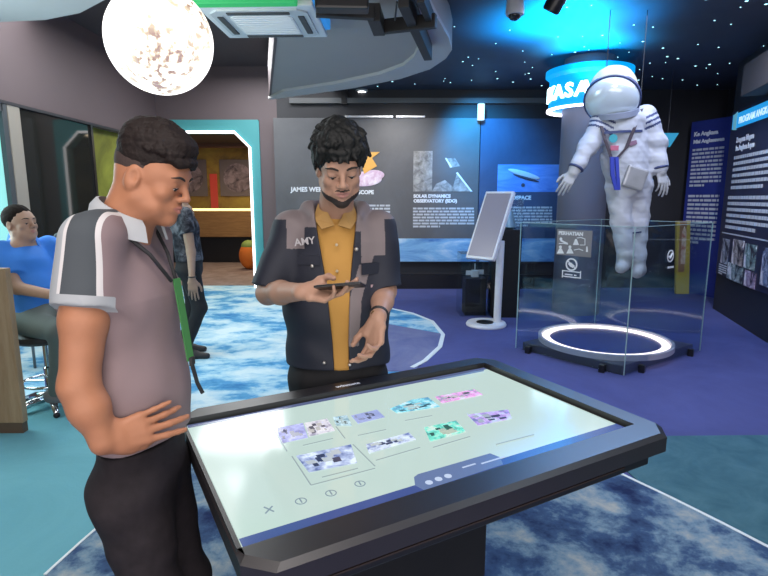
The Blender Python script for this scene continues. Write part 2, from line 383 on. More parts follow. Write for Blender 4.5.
obj('spacecraft_image', join(slab([bpx(432, 191.5, .005), bpx(472, 191.5, .005), bpx(457, 173, .005), bpx(453, 187, .005), bpx(445, 180, .005), bpx(436, 184, .005)], (0, -1, 0), .003),
    slab([bpx(445, 158.5, .005), bpx(455, 158, .005), bpx(460, 166, .005), bpx(450, 168, .005)], (0, -1, 0), .003), slab([bpx(427, 152, .006), bpx(428.5, 152, .006), bpx(432, 163, .006), bpx(430, 163, .006)], (0, -1, 0), .003)), MATS['grey_moon_print'], t)
obj('spacecraft_boom', join(slab([bpx(456, 173, .009), bpx(457.5, 172, .009), bpx(472.5, 191.5, .009), bpx(470.5, 191.5, .009)], (0, -1, 0), .003), slab([bpx(445, 158, .009), bpx(446.5, 158, .009), bpx(452, 167, .009), bpx(450.5, 167.5, .009)], (0, -1, 0), .003)), M_print_white, t)
obj('heading', join(btext('SOLAR DYNAMICS', 413.5, 197.6, .072, .003), btext('OBSERVATORY (SDO)', 413.5, 202.4, .072, .003)), M_print_white, t)
obj('paragraph', lines_b(413, 207, 475, 228, 7, .004, 3), M_para, t)
obj('heading', btext('JAMES WEBB', 291, 191.5, .10, .004), M_print_white, t)
obj('heading', btext('TELESCOPE', 347, 194, .085, .004), M_print_white, t)
obj('paragraph', lines_b(330, 204, 391, 232, 9, .004, 5), M_para, t)
t2 = thing('information_panel', 'blue lit exhibit panel with airship photograph behind the screen kiosk', 'panel', (2.2, PY, .42))
xr_ = b.x+.012
a2, b2 = bpx(478, 118.5), bpx(566, 262); a2.x = xr_
obj('board', box(((a2.x+b2.x)/2, PY+.03, (a2.z+b2.z)/2), (b2.x-a2.x, .06, a2.z-b2.z), bev=.004), mottled('navy_print', [(.3, (.05, .065, .12)), (.7, (.07, .10, .18))], .8, .45, fine=0), t2)
obj('sky_photo', brect(498, 164.5, 558, 192, .004), mottled('blue_sky_print', [(.35, (.08, .20, .60)), (.65, (.20, .36, .78))], 3, .5, fine=0, stretch=(.5, 1, 2)), t2)
am = frame_m(bpx(524, 174, .012), (1, 0, -.28), (0, 0, 1))
obj('airship_image', join(sphere((0, 0, 0), .27, M=am @ Matrix.Diagonal((1, .16, .05, 1)))), mat('airship_print', (.62, .66, .72), .5), t2, smooth=True)
obj('airship_shadow', join(sphere((0, 0, 0), .22, M=frame_m(bpx(526, 178, .013), (1, 0, -.28), (0, 0, 1)) @ Matrix.Diagonal((1, .10, .05, 1))), sphere((0, 0, 0), .03, M=Matrix.Translation(bpx(523, 185, .013)) @ Matrix.Diagonal((1, .1, 1, 1)))), mat('airship_dark_print', (.05, .06, .10), .5), t2, smooth=True)
obj('earth_photo', brect(480, 238.5, 560, 261.5, .004), M_earthlimb, t2)
obj('heading', btext('JP AEROSPACE', 497, 199.5, .085, .004), M_print_white, t2)
obj('paragraph', lines_b(509, 206, 553, 227, 7, .004, 8), M_para, t2)
struct('baseboard_back', box((.5, YB-.08, .12), (4.6, .06, .24)), M_black)
# picture lights over the panel edge
for x0, x1, lab in ((345, 393, 'left slim grey rail lamp on top of the charcoal panel'), (396, 425, 'right slim grey rail lamp on top of the charcoal panel')):
    a, b = bpx(x0, 118, .04), bpx(x1, 118.5, .04)
    t = thing('rail_lamp', lab, 'lamp', ((a.x+b.x)/2, PY-.03, a.z), 'slim lamps on the panel top')
    obj('housing', box(((a.x+b.x)/2, PY-.02, a.z+.022), (b.x-a.x, .06, .03), bev=.005), mat('aluminium', (.55, .56, .58), .35, .8), t)
p = on_y(481, 112, PY-.1)
t = thing('wall_lamp', 'small glowing cylinder lamp above the blue panel seam', 'lamp', (p.x, PY-.1, p.z-.12))
obj('bracket', box((p.x, PY-.02, p.z), (.05, .16, .06)), M_black, t)
obj('tube', lathe([(.055, -.12), (.055, .12), (0, .12)], p, 20), glow('cool_lamp', (.55, .85, 1), 1.6), t, smooth='auto')

# ------------------------------------------------------------------ right panels
M_navy = mottled('royal_blue_print', [(.3, (.02, .03, .18)), (.7, (.035, .05, .26))], 1, .45, fine=0)
def panel_plane(P0, P1):
    x = (P1-P0).normalized(); n = x.cross(Vector((0, 0, 1)))
    if n.y > 0: n = -n
    return x, n
# free standing blue panel
A0, A1 = Vector((4.79, 8.6, 0)), Vector((5.02, 7.98, 0)); ax, an = panel_plane(A0, A1)
def ap(px, py, off=0.): return on_plane(px, py, A0+an*off, an)
def quad(fn, x0, y0, x1, y1, off, n, th=.004):
    return slab([fn(x0, y0, off), fn(x1, y0, off), fn(x1, y1, off), fn(x0, y1, off)], n, th)
def lines_q(P, xdir, n, w, h, k, off, seed, lastfrac=.5):
    """k rows of word marks from top-left point P, on plane with normal n"""
    rr = random.Random(seed); g = ([], []); up = Vector((0, 0, 1))
    for i in range(k):
        y = -h*(i+.5)/k; x = 0; xe = w if i < k-1 else w*lastfrac
        while x < xe-.01:
            ww = min(rr.uniform(.05, .14), xe-x); hh = h/k*.27
            q = [P+xdir*x+up*(y-hh)+n*off, P+xdir*(x+ww-.016)+up*(y-hh)+n*off, P+xdir*(x+ww-.016)+up*(y+hh)+n*off, P+xdir*x+up*(y+hh)+n*off]
            g = join(g, slab(q, n, .003)); x += ww
    return g
t = thing('information_panel', 'tall royal blue text panel standing left of the dark history panel', 'panel', ((A0+A1)/2).to_tuple())
hz = 2.66
obj('board', slab([A0, A1, A1+Vector((0, 0, hz)), A0+Vector((0, 0, hz))], -an, .06), M_navy, t)
TL = A0+Vector((0, 0, hz)); wA = (A1-A0).length
obj('heading', join(text('Ke Angkasa', .085, .004, frame_m(TL+ax*.06+Vector((0, 0, -.22))+an*.004, ax, (0, 0, 1)), 'LEFT', .004),
     text('Misi Angkasawan', .075, .004, frame_m(TL+ax*.06+Vector((0, 0, -.33))+an*.004, ax, (0, 0, 1)), 'LEFT', .004)), M_print_white, t)
obj('paragraph', lines_q(TL+ax*.06+Vector((0, 0, -.40)), ax, an, .54, .60, 10, .003, 21), M_para, t)
obj('paragraph', lines_q(TL+ax*.06+Vector((0, 0, -1.10)), ax, an, .54, .78, 12, .003, 22), M_para, t)
# dark history panel on the right wall
B1 = rw(1.48, 0, .03); B0 = rw(-1.6, 0, .03); bxd = -wd
t = thing('history_panel', 'large dark history panel with cyan header and photographs on right wall', 'panel', rw(.2, .5, .03).to_tuple())
def bp(px, py, off=0.): return on_plane(px, py, B1+wn*off, wn)
ztop, zbot = 2.58, .50
obj('board', slab([rw(1.48, zbot, .0), rw(-1.6, zbot, .0), rw(-1.6, ztop, .0), rw(1.48, ztop, .0)], wn, .03), mottled('midnight_print', [(.3, (.022, .024, .05)), (.7, (.04, .042, .08))], 1, .4, fine=0), t)
P = rw(1.42, ztop, .032)
obj('header_band', slab([P+bxd*.0+Vector((0, 0, -.04)), P+bxd*3.0+Vector((0, 0, -.04)), P+bxd*3.0+Vector((0, 0, -.22)), P+Vector((0, 0, -.22))], wn, .004), glow('cyan_header', (.02, .32, .72), .9), t)
obj('emblem', slab([P+bxd*.03+Vector((0, 0, -.05)), P+bxd*.16+Vector((0, 0, -.02)), P+bxd*.16+Vector((0, 0, -.24)), P+bxd*.05+Vector((0, 0, -.23))], wn, .008), glow('pale_cyan_emblem', (.15, .45, .6), .6), t)
obj('header_text', text('PROGRAM ANGKASAWAN NEGARA', .11, .004, frame_m(P+bxd*.24+Vector((0, 0, -.175))+wn*.006, bxd, (0, 0, 1)), 'LEFT', .002), glow('header_white', (.6, .85, 1), .9), t)
obj('heading', join(text('Program Negara', .085, .004, frame_m(P+bxd*.22+Vector((0, 0, -.40))+wn*.002, bxd, (0, 0, 1)), 'LEFT', .004),
     text('ke Angkasa Lepas', .085, .004, frame_m(P+bxd*.22+Vector((0, 0, -.50))+wn*.002, bxd, (0, 0, 1)), 'LEFT', .004)), M_print_white, t)
obj('paragraph', lines_q(P+bxd*.2+Vector((0, 0, -.55)), bxd, wn, 1.7, .44, 6, .002, 31, .6), M_para, t)
obj('paragraph', lines_q(P+bxd*.14+Vector((0, 0, -1.04)), bxd, wn, 1.7, .44, 6, .002, 32, .6), M_para, t)
obj('rule', slab([P+bxd*.04+Vector((0, 0, -1.535)), P+bxd*2.6+Vector((0, 0, -1.535)), P+bxd*2.6+Vector((0, 0, -1.52)), P+bxd*.04+Vector((0, 0, -1.52))], wn, .003), M_para, t)
rr = random.Random(3)
for k, (s0, s1, z0, z1) in enumerate(((.10, .36, 1.60, 1.92), (.50, .86, 1.58, 1.90), (.92, 1.25, 1.60, 1.88), (.40, .92, 1.68+.2, 2.10-.02), (1.0, 1.32, 1.90, 2.08), (1.45, 1.8, 1.6, 2.0))):
    m = mottled('archive_photo_%d' % k, [(.40, (.03, .03, .05)), (.5, (rr.uniform(.2, .4), rr.uniform(.2, .32), rr.uniform(.25, .42))), (.6, (.75, .72, .74))], 6, .45, fine=0)
    obj('photograph', slab([P+bxd*s0+Vector((0, 0, -z0)), P+bxd*s1+Vector((0, 0, -z0)), P+bxd*s1+Vector((0, 0, -z1)), P+bxd*s0+Vector((0, 0, -z1))], wn, .004+.001*k), m, t)
obj('caption', lines_q(P+bxd*.06+Vector((0, 0, -1.93)), bxd, wn, .32, .14, 5, .002, 34), M_para, t)
# small cyan pennant sign behind the suit
p = [on_y(657, 133, 7.6), on_y(679, 133, 7.6), on_y(670, 147, 7.6)]
t = thing('arrow_sign', 'small cyan triangular sign hanging behind the space suit arm', 'sign', p[2].to_tuple())
obj('panel', slab(p, (0, 1, 0), .04), glow('cyan_sign', (.03, .3, .5), .7), t)
obj('hanger', tube([on_y(668, 133, 7.62), Vector((on_y(668, 133, 7.62).x, 7.62, 3.2))], .004), M_black, t)
# ------------------------------------------------------------------ round column with lit ring sign
CX, CY = 2.56, 7.0
M_col = mat('grey_column', (.17, .17, .20), .5, var=.05, scale=3)
struct('wall_column', lathe([(.30, 0), (.30, ZC)], (CX, CY, 0), 48), M_col, smooth='auto')
t = thing('ring_sign', 'round glowing blue sign with white letters around the grey column', 'sign', (CX, CY, 2.66))
zs0 = on_y(570, 104, CY-.4).z
obj('drum', lathe([(.31, 0), (.47, 0), (.47, .36), (.52, .40), (.52, .46), (.31, .46)], (CX, CY, zs0), 64), mat('sign_blue_drum', (.01, .08, .22), .3, emit=(.0, .26, .65), estr=1.5), t, smooth='auto')
obj('light_ring', lathe([(.452, -.012), (.492, -.012), (.492, .012), (.452, .012), (.452, -.012)], (CX, CY, zs0-.01), 64), glow('lilac_led', (.85, .80, 1), 6.0), t, smooth='auto')
word = 'ANGKASAWAN'; gl = ([], [])
for i, chh in enumerate(word):
    a = R(-110)+(i-6.5)*.315
    o = Vector((CX+.475*math.cos(a), CY+.475*math.sin(a), zs0+.10))
    gl = join(gl, text(chh, .225, .025, frame_m(o, (-math.sin(a), math.cos(a), 0), (0, 0, 1)), 'CENTER', .006))
obj('lettering', gl, glow('sign_letters', (.62, .95, 1), 6), t)

# ------------------------------------------------------------------ glass case of the suit
N = Vector((2.03, 4.31, 0)); La = Vector((1.31, 5.16, 0)); Rb = Vector((3.11, 5.06, 0)); Bk = La+Rb-N
cc = (La+Rb)/2
M_glass = glass('case_glass', (.90, .95, .97), 1.15)
M_gedge = mat('glass_edge', (.35, .50, .50), .2, var=.02)
ux, uy = (Rb-N).normalized(), (La-N).normalized()
lx, ly = (Rb-N).length, (La-N).length
t = thing('display_case', 'large open topped glass display case with glowing floor ring under the suit', 'display case', cc.to_tuple())
ins = .05
base = [N+ux*ins+uy*ins, Rb-ux*ins+uy*ins, Bk-ux*ins-uy*ins, La+ux*ins-uy*ins]
obj('platform', prism([tuple(p)[:2] for p in base], .0, .085, .008), mat('charcoal_platform', (.045, .048, .06), .35, var=.1), t)
rc = cc+Vector((-.03, .02, .085))
rr_ = .55
obj('ring_plate', lathe([(rr_+.02, 0), (rr_+.02, .02), (0, .02)], rc, 72), mat('blue_disc', (.04, .06, .20), .35, var=.1), t, smooth='auto')
obj('light_ring', lathe([(rr_-.035, .0), (rr_+.035, .0), (rr_+.035, .035), (rr_-.035, .035), (rr_-.035, 0)], rc, 72), glow('ring_glow', (1, .80, .74), 2.2), t, smooth='auto')
obj('ring_rim', lathe([(rr_+.045, 0), (rr_+.075, 0), (rr_+.075, .05), (rr_+.045, .05), (rr_+.045, 0)], rc, 72), mat('pale_rim', (.45, .45, .52), .4), t, smooth='auto')
GH = 1.265
for a, b in ((N, Rb), (La, N), (Rb, Bk), (Bk, La)):
    d = (b-a).normalized(); n = Vector((d.y, -d.x, 0))
    q = obj('glass_pane', slab([a+d*.004+Vector((0, 0, .02)), b-d*.012+Vector((0, 0, .02)), b-d*.012+Vector((0, 0, GH)), a+d*.004+Vector((0, 0, GH))], -n, .008), M_glass, t)
    obj('pane_edge', join(slab([a+d*.004+Vector((0, 0, GH)), b-d*.012+Vector((0, 0, GH)), b-d*.012+Vector((0, 0, GH+.005)), a+d*.004+Vector((0, 0, GH+.005))], -n, .008),
        slab([b-d*.012+Vector((0, 0, .02)), b-d*.005+Vector((0, 0, .02)), b-d*.005+Vector((0, 0, GH+.005)), b-d*.012+Vector((0, 0, GH+.005))], -n, .008)), M_gedge, q)
for p in (N.lerp(La, .18), N.lerp(La, .86), N.lerp(Rb, .2), N.lerp(Rb, .85)):
    obj('foot_clamp', box((p.x, p.y, .035), (.05, .05, .07), rz=R(-40), bev=.006), M_black, t)
# notices on the left-front pane
dn = (N-La).normalized(); nn = Vector((dn.y, -dn.x, 0))
if nn.y > 0: nn = -nn
def gp(px, py, off=.0): return on_plane(px, py, La+nn*off, nn)
def grect(x0, y0, x1, y1, off, th=.003):
    P0, P1 = gp(x0, (y0+y1)/2, off), gp(x1, (y0+y1)/2, off); zt, zb = gp((x0+x1)/2, y0, off).z, gp((x0+x1)/2, y1, off).z
    return slab([(P0.x, P0.y, zt), (P1.x, P1.y, zt), (P1.x, P1.y, zb), (P0.x, P0.y, zb)], nn, th)
t = thing('notice_board', 'grey notice with white safety pictograms on front of glass case', 'notice', gp(575, 244, .004).to_tuple())
obj('plate', grect(557, 230, 592, 256, .004, .006), mat('notice_grey', (.22, .21, .22), .5), t)
def gdisc(px, py, r, off, ro=None, sy=1):
    o = gp(px, py, off); M = frame_m(o, dn, (0, 0, 1))
    if ro is None: return lathe([(r, 0), (r, .002), (0, .002)], M=M @ Matrix.Diagonal((1, sy, 1, 1)), n=20)
    return lathe([(ro, 0), (r, 0), (r, .002), (ro, .002), (ro, 0)], M=M, n=28)
Mw = mat('white_vinyl', (.8, .82, .82), .5, var=.01)
obj('title', text('PERHATIAN', .045, .002, frame_m(gp(558.5, 234.5, .0115), dn, (0, 0, 1)), 'LEFT', .002), Mw, t)
pict = ([], [])
for x, y in ((560.5, 248.5), (570, 248.5)):
    pict = join(pict, gdisc(x, y-1.5, .014, .0115), slab([gp(x-3.6, y+5, .0115), gp(x+3.6, y+5, .0115), gp(x+1.2, y, .0115), gp(x-1.2, y, .0115)], nn, .002))
pict = join(pict, gdisc(561, 239, .014, .0115), slab([gp(560, 241, .0115), gp(562, 240, .0115), gp(568, 243, .0115), gp(567, 244.5, .0115)], nn, .002), tube([gp(559, 243.5, .0115), gp(564, 243.5, .0115), gp(568, 244.2, .0115)], .004, 6))
pict = join(pict, slab([gp(573, 245, .0115), gp(579, 245, .0115), gp(576.8, 239, .0115), gp(575.2, 239, .0115)], nn, .002), tube([gp(577, 238, .0115), gp(581, 237.5, .0115), gp(585, 239, .0115), gp(585, 245, .0115), gp(580, 245, .0115)], .004, 6))
pict = join(pict, slab([gp(586, 252, .0115), gp(588, 252, .0115), gp(587.6, 246.5, .0115), gp(586.4, 246.5, .0115)], nn, .002), tube([gp(574, 250, .0115), gp(579, 249, .0115), gp(583, 250.5, .0115)], .004, 6))
obj('pictograms', pict, Mw, t)
t = thing('no_touching_sticker', 'round white hand pictogram sticker with caption box under the notice', 'sticker', gp(571, 266, .002).to_tuple())
obj('ring', gdisc(571.5, 264.5, .058, .0, .044), Mw, t)
obj('hand_symbol', join(slab([gp(568, 263.5), gp(571, 262.5), gp(575, 266), gp(573, 268), gp(570, 266.5)], nn, .002), tube([gp(567.8, 260.8), gp(575.3, 268.5)], .005, 6)), Mw, t)
cap = ([], [])
for e in ((562, 271, 581, 272), (562, 276.5, 581, 277.5), (562, 271, 563, 277.5), (580, 271, 581, 277.5)): cap = join(cap, grect(*e, .0, .002))
obj('caption_box', join(cap, lines_q(gp(565, 273), dn, nn, .13, .04, 2, 0, 40, 1.)), Mw, t)
# sticker on the right-front pane
dn2 = (Rb-N).normalized(); nn2 = Vector((dn2.y, -dn2.x, 0))
M2 = frame_m(on_plane(670.5, 256, N+nn2*.002, nn2), dn2, (0, 0, 1))
t = thing('no_touching_sticker', 'round white pictogram sticker on right pane of the glass case', 'sticker', M2.translation.to_tuple())
obj('ring', lathe([(.042, 0), (.055, 0), (.055, .002), (.042, .002), (.042, 0)], M=M2, n=28), Mw, t)
obj('hand_symbol', tube([M2 @ Vector((-.03, .0, 0)), M2 @ Vector((-.005, -.02, 0)), M2 @ Vector((.03, .025, 0))], .008, 6), Mw, t)
obj('caption_line', box((0, 0, 0), (.1, .018, .002), M=M2 @ Matrix.Translation((.02, -.10, 0))), Mw, t)
# reflection in the right pane, painted as flat golden shapes behind it
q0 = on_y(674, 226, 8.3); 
t = thing('pane_reflection', 'tall gold and brown painted poster seen through right pane of the case', 'reflection', (4.4, 8.3, .7))
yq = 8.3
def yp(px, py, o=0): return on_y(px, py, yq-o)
obj('gold_streak', slab([yp(677, 221), yp(690.5, 221), yp(689, 296), yp(676, 296)], (0, 1, 0), .05), mat('gold_reflection_tone', (.50, .36, .04), .5, var=.25, scale=3), t)
obj('brown_field', slab([yp(680, 221, .004), yp(687, 221, .004), yp(684, 272, .004), yp(678, 272, .004)], (0, -1, 0), .004), mat('brown_reflection_tone', (.30, .14, .06), .5), t)
obj('reflected_figure', join(slab([yp(682, 232, .01), yp(684.5, 226, .01), yp(686.5, 232, .01), yp(685, 264, .01), yp(680.5, 264, .01)], (0, -1, 0), .003)), mottled('reflected_figure_tone', [(.35, (.45, .12, .08)), (.6, (.75, .65, .5))], 6, .5, fine=0), t)

# ------------------------------------------------------------------ screen kiosk
t = thing('screen_kiosk', 'white tilted portrait screen kiosk on round base beside the glass case', 'kiosk', (1.22, 6.21, 0))
K = Vector((1.22, 6.21, 0))
obj('base', lathe([(.235, 0), (.24, .015), (.225, .04), (0, .045)], K, 48), M_white, t, smooth='auto')
obj('base_inset', lathe([(.10, 0), (.10, .006), (0, .006)], K+Vector((-.02, -.03, .043)), 32), M_black, t, smooth='auto')
pt = on_y(497, 262, 6.25); pb = K+Vector((.135, .02, .04))
obj('pole', tube([pb, pb+Vector((0, 0, .1)), Vector((pb.x+.015, pb.y+.02, pt.z+.25))], .045, 16), M_white, t, smooth='auto')
cx_ = on_y(490.5, 225.5, 6.1)
xr = Vector((.72, -.69, 0)); bkw = Vector((.69, .72, 0)); tilt = R(27)
upv = (Vector((0, 0, 1))*math.cos(tilt)+bkw*math.sin(tilt)).normalized()
MK = frame_m(cx_, xr, upv)
sw, sh = .37, .84
obj('screen_frame', box(None, (sw, sh, .05), bev=.008, M=MK), M_white, t)
obj('screen', box(None, (sw-.05, sh-.06, .004), M=MK @ Matrix.Translation((0, 0, .0265))), mat('grey_screen', (.10, .10, .13), .25, var=.03, emit=(.25, .26, .34), estr=.55), t)
obj('bracket', box(None, (.12, .25, .08), bev=.01, M=MK @ Matrix.Translation((.04, -.12, -.06))), M_white, t)
# plinths behind it
M_cube = glass('cube_glass', (.85, .92, .95), 1.2)
M_pl = mat('black_plinth', (.012, .012, .014), .6, var=.15, spec=.25)
PX, PYY = 1.60, 6.78
t = thing('plinth', 'tall black plinth with glass cube behind the screen kiosk', 'plinth', (PX, PYY, 0))
obj('column', box((PX-.06, PYY, .555), (.34, .34, 1.11), bev=.006), M_pl, t)
obj('glass_cube', box((PX-.04, PYY, 1.305), (.31, .31, .38), bev=.002), M_cube, t)
tag(obj('model_capsule', lathe([(.02, .24), (.05, .22), (.09, .06), (.10, .02), (.06, 0), (0, 0)][::-1], (PX-.03, PYY, 1.117), 24), mat('pale_blue_metal', (.35, .5, .62), .3, .4), smooth='auto'), 'pale blue model capsule inside glass cube on tall plinth', 'model')
q = on_z(478, 316, 0)
t = thing('plinth', 'low black plinth inside a tall glass cover left of the kiosk pole', 'plinth', (q.x, q.y+.15, 0))
obj('column', box((q.x-.03, q.y+.17, .24), (.27, .28, .48), bev=.006), M_pl, t)
obj('glass_cover', box((q.x-.045, q.y+.17, .40), (.38, .38, .80), bev=.002), M_cube, t)
tag(obj('model_satellite', join(box((q.x-.03, q.y+.16, .53), (.09, .08, .09), bev=.008), box((q.x-.11, q.y+.16, .54), (.07, .01, .06)), box((q.x+.05, q.y+.16, .55), (.07, .01, .06)), tube([(q.x-.03, q.y+.16, .482), (q.x-.03, q.y+.16, .66)], .006)), mat('white_model', (.6, .62, .62), .4)), 'small white model satellite inside the low glass cover', 'model')

# ------------------------------------------------------------------ touch table
TZ = .85
TO = Vector((.0605, 1.441, 0)); ta = R(29.1)
E1 = Vector((math.cos(ta), math.sin(ta), 0)); E2 = Vector((-math.sin(ta), math.cos(ta), 0))
MT = frame_m(TO+Vector((0, 0, TZ)), E1, E2)
def tl(x, y, z=0.): return MT @ Vector((x, y, z))
t = thing('touch_table', 'large black interactive touch screen table in the foreground', 'touch table', TO.to_tuple())
M_tt = mat('gloss_black_frame', (.016, .014, .016), .36, var=.2, spec=.9)
X0, X1, Y0_, Y1_ = -.563, .635, -.412, .408
S0, S1, S2, S3 = -.545, .545, -.312, .312
c_ = .05
def cham(x0, x1, y0, y1, c): return [(x0, y0+c), (x0+c, y0), (x1-c, y0), (x1, y0+c), (x1, y1-c), (x1-c, y1), (x0+c, y1), (x0, y1-c)]
outer = cham(X0, X1, Y0_, Y1_, c_)
# frame as a ring around the recess
bm = bmesh.new()
ot = [bm.verts.new((x, y, .016)) for x, y in cham(X0+.012, X1-.012, Y0_+.012, Y1_-.012, c_)]
om = [bm.verts.new((x, y, .006)) for x, y in outer]; ob = [bm.verts.new((x, y, -.035)) for x, y in outer]
ir = [(S0-.015, S2-.015), (S1+.018, S2-.015), (S1+.018, S3+.018), (S0-.015, S3+.018)]
it = [bm.verts.new((x, y, .016)) for x, y in ir]; ib = [bm.verts.new((x, y, -.004)) for x, y in ir]
for i in range(8):
    j = (i+1) % 8
    bm.faces.new([ob[i], ob[j], om[j], om[i]]); bm.faces.new([om[i], om[j], ot[j], ot[i]])
bm.faces.new(ob[::-1]); bm.faces.new(ib)
for i in range(4):
    j = (i+1) % 4; bm.faces.new([it[i], it[j], ib[j], ib[i]])
for i in range(4): # top ring between inner quad and chamfered outer
    k = {0: (0, 1), 1: (2, 3), 2: (4, 5), 3: (6, 7)}[i]; j = (i+1) % 4
    bm.faces.new([ot[k[0]], ot[k[1]], it[i]]); bm.faces.new([ot[k[1]], ot[(k[1]+1) % 8], it[j], it[i]])
bmesh.ops.recalc_face_normals(bm, faces=bm.faces[:]); bm.transform(MT)
obj('frame', geo(bm), M_tt, t)
# deeper housing below
obj('housing', xf(prism(cham(X0+.03, X1-.05, Y0_+.035, Y1_-.03, .02), -.085, -.035, .004), MT), mat('black_housing', (.010, .010, .012), .4), t)
obj('lower_lip', xf(box((0, Y0_+.028, -.06), (.9, .008, .004)), MT), mat('bronze_line', (.04, .025, .02), .5), t)
# screen
def flat(x0, y0, x1, y1, z, th=.0008): return xf(box(((x0+x1)/2, (y0+y1)/2, z), (x1-x0, y1-y0, th)), MT)
M_scr = mat('screen_glass', (.02, .02, .02), .12, var=.02, emit=(.58, .74, .69), estr=.92, spec=.7)
sc_o = obj('screen', flat(S0, S2, S1, S3, .0, .006), M_scr, t, label='lit pale mint display')
def em(name, c, k=1., r=.15): return mat(name, tuple(q*.05 for q in c), r, var=.02, emit=c, estr=k)
obj('task_bar', flat(S0, S2, S1, S2+.030, .0035), em('ui_blue', (.07, .11, .33), .9), sc_o)
obj('title_bar', flat(S0, S3-.020, S1, S3, .0035), em('ui_slate', (.11, .14, .28), .9), sc_o)
def uv(px, py):
    """photo measurement -> screen coordinates"""
    p = on_z(px, py, TZ)-TO; return p.dot(E1), p.dot(E2)
def poly(pts, z, th=.0006): return xf(prism(pts, z, z+th), MT)
tab = [uv(414, 479), uv(418, 476), uv(490, 455), uv(500, 459), uv(503, 466), uv(424, 492), uv(415, 487)]
obj('tab', poly(tab, .0042), em('ui_tab', (.14, .20, .38), 1.), sc_o)
dots = ([], [])
for px, py in ((429, 484.5), (438.5, 481), (448, 478)):
    u, v = uv(px, py); dots = join(dots, lathe([(.009, 0), (.009, .0006), (0, .0006)], M=MT @ Matrix.Translation((u, v, .005)), n=20))
obj('buttons', dots, em('ui_button', (.55, .65, .85), 1.), sc_o)
tx = ([], [])
for px, py, w in ((463, 470, .04), (482, 466, .075)):
    u, v = uv(px, py); tx = join(tx, flat(u, v, u+w, v+.005, .005))
obj('tab_text', tx, em('ui_tabtext', (.5, .6, .8), 1.), sc_o)
back_tab = [uv(437, 386), uv(441, 383), uv(478, 373.5), uv(489, 372), uv(487, 376)]
u0, v0 = uv(440, 384); u1, v1 = uv(488, 373)
obj('tab', poly([(u0, S3-.022), (u0+.012, S3-.036), (S1-.03, S3-.036), (S1-.015, S3-.022)], .0042), em('ui_tab_back', (.16, .24, .42), 1.), sc_o)
def thumb(c4, name, cols, scale=30, lab=None):
    P = [uv(*c) for c in c4]
    m = mottled(name, [(p, tuple(q*.8 for q in c)) for p, c in cols], scale, .3, 3, emit=.75, distort=.2)
    o = obj('thumbnail', poly(P, .0042), m, sc_o)
    if lab: o['label'] = lab
    rr = random.Random(name); A, B, C_, D = [Vector(p) for p in (P[0], P[1], P[2], P[-1])]
    bil = lambda s, q: tuple((A*(1-s)+B*s)*(1-q)+(D*(1-s)+C_*s)*q)
    for shade in (0, 2):
        g = ([], [])
        for i in range(5):
            s, q = rr.uniform(.08, .72), rr.uniform(.12, .66); a_, b_ = rr.uniform(.06, .2), rr.uniform(.1, .28)
            g = join(g, poly([bil(s, q), bil(s+a_, q), bil(s+a_*rr.uniform(.7, 1.1), q+b_), bil(s-.02, q+b_)], .0049+shade*.0001))
        obj('photo_detail', g, em(name+'_tone_%d' % shade, tuple(v*(.55 if shade == 0 else 1.0) for v in cols[min(shade, len(cols)-1)][1]), .8), sc_o)
white, grey, lav = (.62, .70, .70), (.30, .34, .42), (.33, .36, .62)
thumb([(281, 445), (308, 439), (303, 424.5), (277, 429.5)], 'thumb_lavender', [(.35, (.22, .22, .42)), (.55, (.42, .44, .72)), (.7, (.62, .64, .75))], 22)
thumb([(309, 438), (335, 432), (327, 420), (304.5, 424.5)], 'thumb_people', [(.38, (.30, .28, .36)), (.5, (.60, .58, .62)), (.65, (.68, .66, .66))], 28)
thumb([(336, 427), (352, 427), (347, 416.5), (333, 418.5)], 'thumb_teal', [(.35, (.16, .28, .32)), (.6, (.50, .66, .70))], 30)
thumb([(358, 425), (385, 418.5), (377, 411), (351, 417)], 'thumb_slate', [(.3, (.26, .30, .50)), (.7, (.34, .38, .60))], 12)
thumb([(397, 414.5), (440, 408), (428, 398.5), (412, 401), (390, 410)], 'thumb_aqua', [(.38, (.12, .30, .42)), (.5, (.22, .62, .66)), (.64, (.58, .72, .74))], 26)
thumb([(442, 404.5), (483, 396), (474, 390.5), (435, 398)], 'thumb_pink', [(.36, (.22, .30, .34)), (.48, (.78, .30, .62)), (.62, (.66, .60, .70))], 24)
thumb([(309, 474), (357, 464.5), (351, 446), (296, 457.5)], 'thumb_meeting', [(.36, (.10, .14, .30)), (.48, (.30, .36, .52)), (.64, (.60, .68, .76))], 20)
thumb([(369, 455), (416, 441), (409, 434), (366, 446)], 'thumb_robots', [(.36, (.14, .18, .36)), (.47, (.48, .54, .64)), (.6, (.62, .70, .74))], 26)
thumb([(430, 443), (466, 433), (456, 422), (424, 429)], 'thumb_green', [(.38, (.10, .30, .26)), (.48, (.16, .66, .48)), (.62, (.56, .66, .56))], 24)
thumb([(478, 427), (512, 420), (508, 411), (467, 416)], 'thumb_violet', [(.38, (.16, .18, .36)), (.48, (.46, .30, .62)), (.62, (.48, .56, .68))], 26)
def seg(a, b, w=.0016):
    a, b = Vector(uv(*a)), Vector(uv(*b)); d = (b-a).normalized(); n = Vector((-d.y, d.x))*w
    return poly([tuple(a-n), tuple(b-n), tuple(b+n), tuple(a+n)], .0043)
for a, b in (((274, 430), (287, 453)), ((292, 458), (311, 487)), ((311, 487), (375, 470)), ((353, 446), (375, 468)), ((336, 428), (345, 440)), ((303, 447), (333, 440)), ((358, 437), (386, 431)), ((322, 479), (358, 470)), ((376, 462), (420, 449)), ((433, 449), (470, 438)), ((496, 446), (534, 436)), ((405, 422), (432, 417))):
    obj('caption_line', seg(a, b), em('ui_ink', (.30, .38, .40), 1.), sc_o)
ic = ([], [])
for a, b in (((264, 509), (274, 513.5)), ((272.5, 508), (265.5, 515.5))): ic = join(ic, seg(a, b, .0018))
